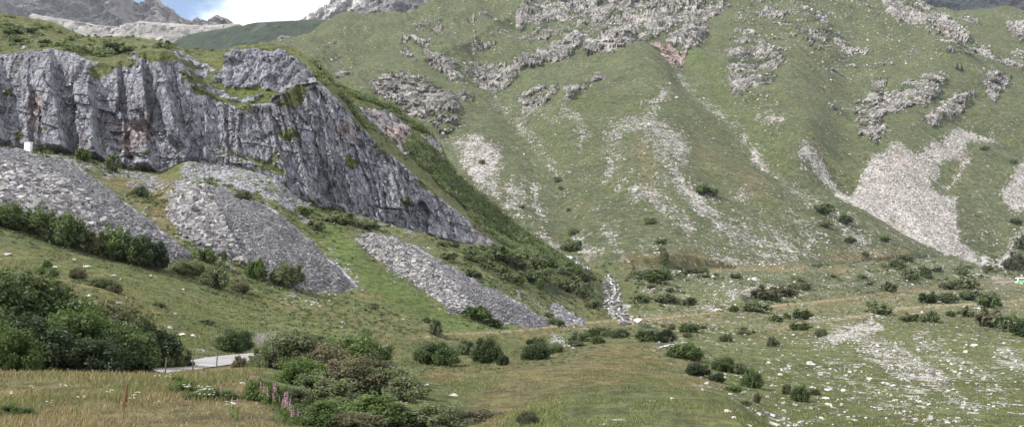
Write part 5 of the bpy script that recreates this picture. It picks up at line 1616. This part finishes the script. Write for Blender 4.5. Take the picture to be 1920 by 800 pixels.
BZ = [([(1360, 700), (1560, 690), (1620, 800), (1380, 800)], 46, (4, 10), 'small pale stone among many in the grass around the pair of meadow bushes', 'stones around the meadow bushes'),
      ([(1560, 640), (1680, 640), (1840, 790), (1640, 800)], 62, (3, 9), 'pale stone of the long stony swathe across the lower right meadow', 'stones of the stony swathe'),
      ([(1700, 640), (1920, 650), (1920, 800), (1850, 790)], 40, (3, 8), 'scattered pale stone in the grass of the right bottom corner', 'stones of the right bottom corner'),
      ([(1380, 610), (1560, 630), (1560, 700), (1440, 690)], 28, (3, 7), 'small white stone on the meadow just under the lower track', 'stones under the lower track'),
      ([(1200, 520), (1440, 515), (1430, 560), (1220, 555)], 24, (3, 9), 'pale stone on the rough ground right of the stream', 'stones right of the stream'),
      ([(1440, 505), (1850, 500), (1850, 525), (1500, 550)], 30, (3, 7), 'pale stone on the bouldery flat at the mountain foot', 'stones on the bouldery flat'),
      ([(1132, 540), (1160, 545), (1190, 600), (1165, 610), (1135, 580)], 22, (3, 9), 'pale stone in the bouldery bed of the tumbling stream', 'stones of the stream bed')]
for poly, n, wr, lb, gp in BZ:
    for x, y in sample_poly(poly, n, np.random.default_rng(bo.randrange(9999))):
        w = wr[0] + (wr[1] - wr[0]) * bo.random() ** 2
        boulder(x, y, w, w * bo.uniform(.45, .8), lb, gp)


# ------------------------------------------------------------------ mesh builder for made things
class MB:
    def __init__(self): self.V, self.F, self.M = [], [], []

    def add(self, V, F, m=0):
        b = len(self.V)
        self.V += [tuple(v) for v in V]; self.F += [tuple(i + b for i in f) for f in F]; self.M += [m] * len(F)
        return self

    def box(self, lo, hi, m=0, taper=0.0):
        x0, y0, z0 = lo; x1, y1, z1 = hi; t = taper
        return self.add([(x0, y0, z0), (x1, y0, z0), (x1, y1, z0), (x0, y1, z0), (x0 + t, y0 + t, z1), (x1 - t, y0 + t, z1), (x1 - t, y1 - t, z1), (x0 + t, y1 - t, z1)],
                        [(0, 3, 2, 1), (4, 5, 6, 7), (0, 1, 5, 4), (1, 2, 6, 5), (2, 3, 7, 6), (3, 0, 4, 7)], m)

    def tube(self, pts, rad, sides=8, m=0):
        V, F = tubes([(pts, rad)], sides)
        self.add(V, F.tolist(), m)
        n = len(pts)
        self.F.append(tuple(len(self.V) - sides + i for i in range(sides))); self.M.append(m)
        return self

    def build(self, name, mats, parent=None, smooth=False, bevel=0):
        me = bpy.data.meshes.new(name)
        me.from_pydata(self.V, [], self.F)
        for m in mats: me.materials.append(m)
        me.polygons.foreach_set('material_index', self.M)
        me.polygons.foreach_set('use_smooth', [smooth] * len(self.F))
        me.update()
        o = link(name, me, parent)
        if bevel:
            b = o.modifiers.new('bevel', 'BEVEL'); b.width = bevel; b.segments = 2
        return o


# --- road bend behind the bank
t = NT('road_gravel')
f, _ = t.noise(t.obj(), 3.0, 6, .7)
f2, _ = t.noise(t.obj(), .35, 3, .6)
M_ROAD = t.done(t.bsdf(t.mix(t.ramp(t.math('ADD', t.math('MULTIPLY', f, .5), t.math('MULTIPLY', f2, .5)), .35, .65), (.17, .16, .155), (.245, .232, .226)), .9, .2, t.bump(f, .4, .05)))
fe = [(286, 54.5), (310, 57), (360, 63), (400, 67), (440, 70), (490, 74), (560, 81), (640, 92), (730, 104)]
ne = [(286, 53), (310, 50.5), (360, 54), (400, 57), (440, 60), (490, 66), (560, 74), (640, 85), (730, 99)]
xs = np.arange(286, 731, 4.0)
V, F = [], []
nw = 7
for x in xs:
    da, db = np.interp(x, *zip(*ne)), np.interp(x, *zip(*fe))
    for j in range(nw):
        d = da + (db - da) * j / (nw - 1)
        g = at_depth(x, d)
        V.append((g[0], g[1], 0))
V = np.array(V).reshape(len(xs), nw, 3)
zc = np.array([at_depth(x, (np.interp(x, *zip(*ne)) + np.interp(x, *zip(*fe))) / 2)[2] for x in xs])
zc = np.convolve(np.pad(zc, 6, mode='edge'), np.ones(13) / 13, 'valid')
V[..., 2] = zc[:, None] + .12
for i in range(len(xs) - 1):
    for j in range(nw - 1):
        a = i * nw + j
        F.append((a, a + nw, a + nw + 1, a + 1))
tag(link('road', mesh_np('road', V.reshape(-1, 3), np.array(F), [M_ROAD], True)), kind='structure')

# --- stakes at the edge of the road
M_WOOD = simple_mat('weathered_wood', (.10, .08, .065), .9, .15, .3, 14)
for px, d, h, lb in [(361, 51, .62, 'thin dark stake before the pale road bend, middle of three'), (406, 53, .42, 'short dark stake before the pale road bend, right one of three'), (310, 50, .34, 'shortest dark stake before the narrow tip of the road')]:
    g = at_depth(px, d)
    e = link('marker_stake', None, loc=Vector(g))
    z = h + .35
    mb = MB().tube([(0, 0, -.2), (.01, 0, z * .5), (.03, 0, z)], [.035, .032, .028], 7); mb.build('post', [M_WOOD], e, True)
    MB().tube([(.03, 0, z), (.032, 0, z + .05), (.033, 0, z + .07)], [.045, .043, .02], 7).build('cap', [M_BARK], e, True)
    tag(e, lb, 'stake', 'stakes along the road bend')

# --- stream : white water tumbling among rocks
t = NT('white_water')
p = t.obj()
f, _ = t.noise(t.mapv(p, (1.6, .7, .7)), 1.0, 6, .7, .6)
c = t.mix(t.ramp(f, .46, .60), (.04, .045, .042), (.74, .76, .77))
M_FOAM = t.done(t.bsdf(c, .35, .5, t.bump(f, .8, .25)))


def ribbon(name, pts, widths, lift, mat, label=None):
    P0 = np.asarray(pts, float)
    L = np.concatenate([[0], np.cumsum(np.hypot(*np.diff(P0, axis=0).T))])
    s = np.arange(0, L[-1], 1.2)
    X, Y, Wd = np.interp(s, L, P0[:, 0]), np.interp(s, L, P0[:, 1]), np.interp(s, L, widths)
    X = X + 1.2 * np.sin(s * .45) + .8 * np.sin(s * 1.1)
    V, F = [], []
    nw = 5
    for x, y, wd in zip(X, Y, Wd):
        row = []
        for j in range(nw):
            q = (j / (nw - 1) - .5)
            g = at(x + q * wd, y + q * 1.5)
            row.append(g)
        row = np.array(row)
        zz = row[:, 2].mean()
        row[:, 2] = row[:, 2] * .5 + zz * .5 + lift - .25 * lift * np.abs(np.linspace(-1, 1, nw))
        V.extend(row.tolist())
    for i in range(len(X) - 1):
        for j in range(nw - 1):
            a = i * nw + j
            F.append((a, a + 1, a + nw + 1, a + nw))
    o = link(name, mesh_np(name, np.array(V), np.array(F), [mat], True))
    return tag(o, kind='structure')


ribbon('stream_water', [(1143, 521), (1147, 532), (1153, 546), (1149, 558), (1143, 570), (1146, 580), (1158, 590), (1168, 600), (1176, 608)], [3, 4, 6, 5, 5, 5, 4, 4, 3], .35, M_FOAM)
ribbon('stream_water', [(1062, 480), (1072, 487), (1085, 495), (1094, 500), (1106, 507)], [5, 7, 7, 6, 6], .5, M_FOAM)
ribbon('stream_water', [(1232, 653), (1244, 650), (1262, 645)], [4, 5, 4], .10, M_FOAM)
M_WET = simple_mat('wet_rock', (.075, .07, .068), .45, .5, .35, 2, .1)
rng = np.random.default_rng(91)
pp = []
for x, y in sample_poly([(1134, 520), (1160, 525), (1166, 560), (1190, 606), (1166, 610), (1132, 580)], 420, rng):
    g = at(x, y)
    if g is not None: pp.append(g)
for x, y in sample_poly([(1058, 476), (1080, 480), (1112, 505), (1090, 508)], 120, rng):
    g = at(x, y)
    if g is not None: pp.append(g)
pp = np.array(pp)
tag(link('stream_rocks', stone_mesh('stream_rocks', pp, rng.uniform(.25, .9, len(pp)), [M_PALE, M_WET, M_WHITE], rng.choice(3, len(pp), p=[.36, .62, .02]), .7, .6, .2)), 'wet dark and pale rocks crowding the bed of the tumbling stream', 'rocks', kind='stuff')

# --- little masonry culvert where the stream leaves the slope
M_CONC = simple_mat('grey_masonry', (.20, .195, .19), .85, .2, .25, 2.5, .05)
M_LITE = simple_mat('pale_concrete', (.55, .54, .52), .85, .2, .15, 2.5, .03)
g = at(1146, 520)
e = tag(link('culvert', None, loc=Vector(g)), 'small grey stone culvert at the head of the white tumbling stream', 'culvert')
MB().box((-1.1, -.5, 1.15), (1.3, 1.4, 1.5)).build('cover_slab', [M_CONC], e, bevel=.05)
MB().box((-1.25, -.5, -.5), (-.75, 1.3, 1.147)).build('side_wall', [M_LITE], e, bevel=.05)
MB().box((.75, -.5, -.5), (1.25, 1.3, 1.147)).build('side_wall', [M_CONC], e, bevel=.05)

# --- white hut at the foot of the wall
M_WHITEP = simple_mat('white_paint', (.80, .80, .78), .6, .3, .05, 2)
M_GREY = simple_mat('grey_metal', (.30, .31, .32), .45, .4, .1, 4, 0, .6)
g = np.array(surf(53, 284))
e = tag(link('site_hut', None, loc=Vector(g)), 'small upright white hut at the foot of the quarry wall', 'hut')
MB().box((-.62, -.6, -.3), (.62, .6, 1.85)).build('cabin', [M_WHITEP], e, bevel=.03)
MB().add([(-.7, -.68, 1.853), (.7, -.68, 1.853), (.7, .68, 1.853), (-.7, .68, 1.853), (-.7, -.68, 1.92), (.7, -.68, 1.92), (.7, .68, 2.06), (-.7, .68, 2.06)], [(0, 3, 2, 1), (4, 5, 6, 7), (0, 1, 5, 4), (1, 2, 6, 5), (2, 3, 7, 6), (3, 0, 4, 7)]).build('roof', [M_WHITEP], e)
dr = MB().box((-.40, -.64, -.1), (.42, -.603, 1.7)).build('door', [M_WHITEP], e, bevel=.01)
MB().box((.28, -.68, .75), (.34, -.643, .95)).build('handle', [M_GREY], dr)

# --- bus and guard rail on the road at the right
M_GREEN = simple_mat('green_paint', (.10, .62, .08), .35, .5, .03, 1)
t = NT('dark_glass'); M_GLASS = t.done(t.bsdf((.03, .04, .045), .08, .6))
M_RUBBER = simple_mat('tyre_rubber', (.02, .02, .02), .8, .2, .1, 5)
g = at(1922, 531)
d0 = float(g[1])
lx = (1903 - PCX) / FPX * d0
e = tag(link('bus', None, loc=Vector((lx + 5.6, d0, g[2] - .1))), 'white and green bus on the road at the right edge', 'bus')
prof = [(-5.55, .35), (-5.6, 1.2), (-5.5, 2.2), (-5.25, 2.9), (-4.9, 3.05), (5.2, 3.05), (5.5, 2.8), (5.6, .35)]
V = [(x, -1.22, z) for x, z in prof] + [(x, 1.22, z) for x, z in prof]
npf = len(prof)
F = [tuple(range(npf)), tuple(reversed(range(npf, 2 * npf)))] + [(i, i + npf, (i + 1) % npf + npf, (i + 1) % npf) for i in range(npf)]
MB().add(V, F).build('body', [M_WHITEP], e, bevel=.06)
MB().box((-5.45, -1.245, .45), (5.5, -1.225, 1.45)).build('side_panel', [M_GREEN], e)
wb = MB()
for i in range(7): wb.box((-4.9 + i * 1.42, -1.25, 1.62), (-3.62 + i * 1.42, -1.226, 2.5))
wb.build('window', [M_GLASS], e)
MB().box((-5.64, -1.05, 1.25), (-5.5, 1.05, 2.5), 0).build('windscreen', [M_GLASS], e)
for wx in (-3.6, 3.2):
    for wy in (-1.1, 1.1):
        wh = MB()
        n = 18
        V = [(wx + .48 * math.cos(a), wy + s * .15, .48 + .48 * math.sin(a)) for s in (-1, 1) for a in [2 * math.pi * i / n for i in range(n)]]
        F = [tuple(range(n)), tuple(reversed(range(n, 2 * n)))] + [(i, i + n, (i + 1) % n + n, (i + 1) % n) for i in range(n)]
        wh.add(V, F).build('wheel', [M_RUBBER], e)
g0, g1 = np.array(at(1862, 533)), np.array(at(1902, 530))
e = tag(link('guard_rail', None, loc=Vector(g0)), 'pale metal guard rail along the road left of the bus', 'guard rail')
dv = g1 - g0
Lr = np.linalg.norm(dv)
n = 9
rl = MB()
for i in range(n - 1):
    a, b = dv * i / (n - 1), dv * (i + 1) / (n - 1)
    for z0, z1 in ((.70, .86), (.90, 1.06)):
        rl.add([(a[0], a[1] - .06, a[2] + z0), (b[0], b[1] - .06, b[2] + z0), (b[0], b[1], b[2] + z1), (a[0], a[1], a[2] + z1), (a[0], a[1] + .05, a[2] + z0), (b[0], b[1] + .05, b[2] + z0), (b[0], b[1] + .09, b[2] + z1), (a[0], a[1] + .09, a[2] + z1)],
               [(0, 1, 2, 3), (7, 6, 5, 4), (3, 2, 6, 7), (0, 4, 5, 1)])
rl.build('rail', [M_LITE], e)
for i in range(n):
    a = dv * i / (n - 1)
    MB().box((a[0] - .08, a[1] + .1, a[2] - .5), (a[0] + .08, a[1] + .24, a[2] + 1.0)).build('post', [M_GREY], e)

# ------------------------------------------------------------------ conifers on the mountainside
M_NEEDLE = leaf_mat('spruce_needles', (.012, .020, .012), (.036, .052, .026), .1)


def spruce(px, py, hpx, wf, label, seed):
    g = at(px, py, [far])
    if g is None: return
    h = hpx * g[1] / FPX
    rng = np.random.default_rng(seed)
    e = tag(link('spruce_tree', None, loc=Vector(g)), label, 'tree', 'spruces on the upper mountainside')
    MB().tube([(0, 0, -.4), (0, 0, h * .5), (.05, 0, h * .97)], [h * .022, h * .014, h * .003], 6).build('trunk', [M_BARK], e, True)
    n = 900
    z = rng.random(n) ** 1.4
    tier = .75 + .25 * np.cos(z * 40 + rng.normal(size=n) * .4)
    rr = (1 - z) * wf * h * tier * rng.random(n) ** .4
    a = rng.uniform(0, 2 * math.pi, n)
    c = np.stack([np.cos(a) * rr, np.sin(a) * rr, h * (.06 + .94 * z) - rr * .25], 1)
    out = np.stack([np.cos(a), np.sin(a), -.45 + 0 * a], 1) + rng.normal(size=(n, 3)) * .25
    sd = np.cross(out, [0, 0, 1]) + rng.normal(size=(n, 3)) * .2
    s = (h * .05 * rng.uniform(.5, 1.2, n) * (1.2 - .8 * z))[:, None]
    V = np.stack([c - out * s, c + sd * s * .4, c + out * s, c - sd * s * .4], 1).reshape(-1, 3)
    link('crown', mesh_np('crown', V, np.arange(n * 4).reshape(-1, 4), [M_NEEDLE], False), e)


spruce(1804, 134, 17, .26, 'larger dark spruce of the close pair under the rocky shoulder', 1)
spruce(1796, 131, 15, .36, 'broader smaller spruce of the close pair under the rocky shoulder', 2)
spruce(1879, 141, 10, .34, 'left one of two small spruces near the right edge slope', 3)
spruce(1897, 148, 11, .34, 'right one of two small spruces near the right edge slope', 4)
spruce(1757, 64, 14, .2, 'thin dark spruce among the pink rocks of the ridge', 5)

# ------------------------------------------------------------------ flowers of the bank
M_STALK = simple_mat('flower_stalk', (.10, .11, .04), .7, .2, .25, 9)
M_PINK = leaf_mat('pink_petals', (.34, .17, .28), (.50, .31, .43), .3)
M_UMBEL = leaf_mat('white_petals', (.62, .62, .56), (.82, .82, .78), .2)
M_RUST = leaf_mat('rusty_seeds', (.10, .035, .018), (.20, .075, .035), .1)


def petal_cloud(rng, c, size, up=.2):
    n = len(c)
    nr = rng.normal(size=(n, 3)) + np.array([0, -.3, up]); nr /= np.linalg.norm(nr, axis=1)[:, None]
    t1 = np.cross(nr, rng.normal(size=(n, 3))); t1 /= np.linalg.norm(t1, axis=1)[:, None]
    t2 = np.cross(nr, t1)
    s = (size * rng.uniform(.6, 1.3, n))[:, None]
    return np.stack([c - t1 * s, c + t2 * s * .7, c + t1 * s, c - t2 * s * .7], 1).reshape(-1, 3)


def fire_meshes(seed):
    rng = np.random.default_rng(seed)
    st = [([(0, 0, -.05), (.02, .01, .4), (.03, 0, 1.0)], [.010, .008, .004])]
    V, F = tubes(st, 5)
    stem = mesh_np('stem', V, F, [M_STALK], True)
    n = 60
    z = rng.uniform(.1, .62, n); a = rng.uniform(0, 6.28, n); r = rng.uniform(.03, .13, n)
    lv = petal_cloud(rng, np.stack([np.cos(a) * r, np.sin(a) * r, z], 1), .05, .5)
    leaf = mesh_np('leaves', lv, np.arange(len(lv)).reshape(-1, 4), [M_LEAF[3]], False)
    n = 70
    z = rng.uniform(.58, 1.0, n); a = rng.uniform(0, 6.28, n); r = rng.random(n) ** .5 * .075 * (1.08 - z) / .45
    fl = petal_cloud(rng, np.stack([np.cos(a) * r + .02, np.sin(a) * r, z], 1), .026)
    spike = mesh_np('flower_spike', fl, np.arange(len(fl)).reshape(-1, 4), [M_PINK], False)
    return stem, leaf, spike


FIRE = [fire_meshes(600 + i) for i in range(4)]


def plant_px(px, d, name, meshes, names, h, label, cat, group, rng):
    g = at_depth(px, d)
    e = tag(link(name, None, loc=Vector(g)), label, cat, group)
    e.rotation_euler = (rng.uniform(-.12, .12), rng.uniform(-.12, .12), rng.uniform(0, 6.28))
    e.scale = (h, h, h)
    for m, nme in zip(meshes, names): link(nme, m, e)
    return e


fr = random.Random(31)
def d_of(px, py):
    g = at(px, py)
    return float(g[1])


for i, (px, py) in enumerate([(462, 722), (468, 727), (474, 730), (488, 745), (494, 748), (500, 752), (505, 750), (510, 757), (497, 762), (517, 762), (490, 756), (524, 770), (530, 776), (536, 784), (541, 788), (547, 792), (552, 796), (533, 796), (527, 786), (556, 800), (514, 772), (480, 738), (503, 766), (545, 803)]):
    plant_px(px, d_of(px, py), 'fireweed', FIRE[i % 4], ('stem', 'leaves', 'flower_spike'), fr.uniform(.38, .62), 'pink fireweed spike in the drift along the left side of the foreground thicket', 'flower', 'fireweed beside the foreground thicket', fr)
for i, (px, py, lb) in enumerate([(437, 786, 'left spike of the pink pair standing apart on the bank'), (446, 789, 'right spike of the pink pair standing apart on the bank'), (415, 754, 'faint pink fireweed alone in the middle of the bank'), (408, 738, 'small pink fireweed farther up the bank than the faint one')]):
    plant_px(px, d_of(px, py), 'fireweed', FIRE[i % 4], ('stem', 'leaves', 'flower_spike'), .5 if i < 2 else .4, lb, 'flower', 'fireweed standing apart on the bank', fr)


def umbel_meshes(seed):
    rng = np.random.default_rng(seed)
    paths = [([(0, 0, -.05), (.02, 0, .5), (.03, 0, .9)], [.010, .008, .005])]
    heads = []
    for k in range(4):
        a = rng.uniform(0, 6.28); e_ = np.array([.15 * math.cos(a), .15 * math.sin(a), rng.uniform(.85, 1.0)])
        paths.append(([(.02, 0, .55), e_], [.006, .003])); heads.append(e_)
    V, F = tubes(paths, 5)
    c = np.concatenate([h_ + np.stack([rng.normal(size=26) * .030, rng.normal(size=26) * .030, rng.normal(size=26) * .01], 1) for h_ in heads])
    fl = petal_cloud(rng, c, .014, .6)
    return mesh_np('stem', V, F, [M_STALK], True), mesh_np('flower_head', fl, np.arange(len(fl)).reshape(-1, 4), [M_UMBEL], False)


UMB = [umbel_meshes(700 + i) for i in range(3)]
for i, (px, d) in enumerate([(247, 23), (255, 22), (316, 29), (295, 29.5), (345, 26), (352, 25.5), (350, 26.5), (372, 25), (380, 24.6), (386, 24.4), (392, 24.2), (398, 23.8), (376, 24.2), (366, 26), (430, 21), (20, 22), (60, 24), (120, 25), (150, 21.5), (200, 23), (90, 21), (440, 21.5)]):
    plant_px(px, d, 'white_umbel', UMB[i % 3], ('stem', 'flower_head'), fr.uniform(.35, .55), 'white flowering umbel in the grass of the near bank', 'flower', 'white umbels on the bank', fr)
rngd = np.random.default_rng(5)
V, F = tubes([([(0, 0, -.05), (.01, 0, .5), (.02, 0, 1)], [.014, .012, .006])], 6)
dk1 = mesh_np('stem', V, F, [M_RUST], True)
n = 220
z = rngd.uniform(.35, 1, n); a = rngd.uniform(0, 6.28, n); r = rngd.random(n) ** .5 * .075 * (1.15 - z)
c = petal_cloud(rngd, np.stack([np.cos(a) * r, np.sin(a) * r, z], 1), .022)
dk2 = mesh_np('seed_head', c, np.arange(len(c)).reshape(-1, 4), [M_RUST], False)
plant_px(231, 21.5, 'dock_plant', (dk1, dk2), ('stem', 'seed_head'), .72, 'rust brown dock seed spike upright in the bank grass', 'plant', None, fr)

# bare grey shrub behind the foreground thicket
rng = np.random.default_rng(14)
paths = []
for i in range(60):
    a = rng.uniform(0, 6.28); sp_ = rng.uniform(.15, .6)
    e_ = np.array([sp_ * math.cos(a), sp_ * math.sin(a), rng.uniform(.55, 1.0)])
    m_ = e_ * np.array([.45, .45, .55])
    paths.append(([(0, 0, -.05), m_, e_], [.012, .009, .003]))
    for j in range(3):
        q = m_ + (e_ - m_) * rng.uniform(.1, .8)
        paths.append(([q, q + rng.normal(size=3) * .08 + np.array([0, 0, .10]), q + rng.normal(size=3) * .12 + np.array([0, 0, .18])], [.006, .004, .002]))
V, F = tubes(paths, 4)
g = at_depth(499, 68)
e = tag(link('bare_shrub', None, loc=Vector(g)), 'leafless grey shrub between the dark willow and the foreground thicket', 'shrub')
e.scale = (1.9, 1.9, 1.75)
link('branches', mesh_np('branches', V, F, [M_TWIG], True), e)

# ------------------------------------------------------------------ air
HAZE = 0.28e-4
if HAZE:
    t = NT('haze_air')
    pv = t.n('ShaderNodeVolumePrincipled')
    pv.inputs['Color'].default_value = (.86, .91, 1.0, 1)
    pv.inputs['Density'].default_value = HAZE
    pv.inputs['Anisotropy'].default_value = .2
    t.t.links.new(pv.outputs[0], t.out.inputs['Volume'])
    zmin = min(float(near.P[..., 2].min()), -12) - 60
    ztop = max(float(o.matrix_world.translation.z) for o in scene.objects)
    tops = [max(v[2] for v in o.bound_box) for o in scene.objects if o.type == 'MESH' and o.get('kind') == 'structure']
    bots = [min(v[2] for v in o.bound_box) for o in scene.objects if o.type == 'MESH' and o.get('kind') == 'structure']
    MB().box((-5200, -60, min(bots) - 1.0), (5200, 6200, max(tops) + 20)).build('haze', [t.m])
    tag(bpy.data.objects['haze'], 'thin summer haze filling the valley', 'haze', kind='stuff')
# ------------------------------------------------------------------ light and sky
SUN = Vector((-0.70, -0.24, 0.67)).normalized()
el = math.asin(SUN.z)
az = math.atan2(SUN.x, SUN.y)          # clockwise from +Y
sun = bpy.data.lights.new('sun', 'SUN')
sun.energy = 4.8
sun.angle = math.radians(.5)
sun.color = (1, .96, .90)
so = link('sun', sun)
so.rotation_euler = SUN.to_track_quat('Z', 'Y').to_euler()
w = bpy.data.worlds.new('World')
scene.world = w
w.use_nodes = True
nt = w.node_tree
bg = nt.nodes['Background']
sky = nt.nodes.new('ShaderNodeTexSky')
sky.sky_type = 'NISHITA'
sky.sun_disc = False
sky.sun_elevation = el
sky.sun_rotation = az
sky.altitude = 1700
sky.air_density = 1.0
sky.dust_density = .6
tc = nt.nodes.new('ShaderNodeTexCoord')
mp = nt.nodes.new('ShaderNodeMapping'); mp.inputs['Scale'].default_value = (1, 1, 2.6); mp.inputs['Location'].default_value = (.31, .1, .0)
no = nt.nodes.new('ShaderNodeTexNoise'); no.inputs['Scale'].default_value = 3.1; no.inputs['Detail'].default_value = 9; no.inputs['Roughness'].default_value = .55
mr = nt.nodes.new('ShaderNodeMapRange'); mr.interpolation_type = 'SMOOTHSTEP'
mr.inputs[1].default_value = .44; mr.inputs[2].default_value = .60
mx = nt.nodes.new('ShaderNodeMix'); mx.data_type = 'RGBA'
mx.inputs[7].default_value = (11.5, 11.8, 12.4, 1)
nt.links.new(tc.outputs['Generated'], mp.inputs[0]); nt.links.new(mp.outputs[0], no.inputs['Vector'])
sx = nt.nodes.new('ShaderNodeSeparateXYZ'); nt.links.new(tc.outputs['Generated'], sx.inputs[0])
gx = nt.nodes.new('ShaderNodeMapRange'); gx.inputs[1].default_value = -.335; gx.inputs[2].default_value = -.215; gx.inputs[3].default_value = -.13; gx.inputs[4].default_value = .10
nt.links.new(sx.outputs[0], gx.inputs[0])
ad = nt.nodes.new('ShaderNodeMath'); ad.operation = 'ADD'
nt.links.new(no.outputs['Fac'], ad.inputs[0]); nt.links.new(gx.outputs[0], ad.inputs[1])
nt.links.new(ad.outputs[0], mr.inputs[0]); nt.links.new(mr.outputs[0], mx.inputs[0])
nt.links.new(sky.outputs[0], mx.inputs[6]); nt.links.new(mx.outputs[2], bg.inputs[0])
bg.inputs['Strength'].default_value = .095
scene.view_settings.view_transform = 'Standard'
scene.view_settings.look = 'None'
scene.view_settings.exposure = 0.92
scene.view_settings.gamma = 1
scene.view_settings.use_curve_mapping = False
scene.cycles.use_denoising = True
scene.cycles.max_bounces = 6
scene.cycles.transparent_max_bounces = 4
scene.cycles.volume_bounces = 0
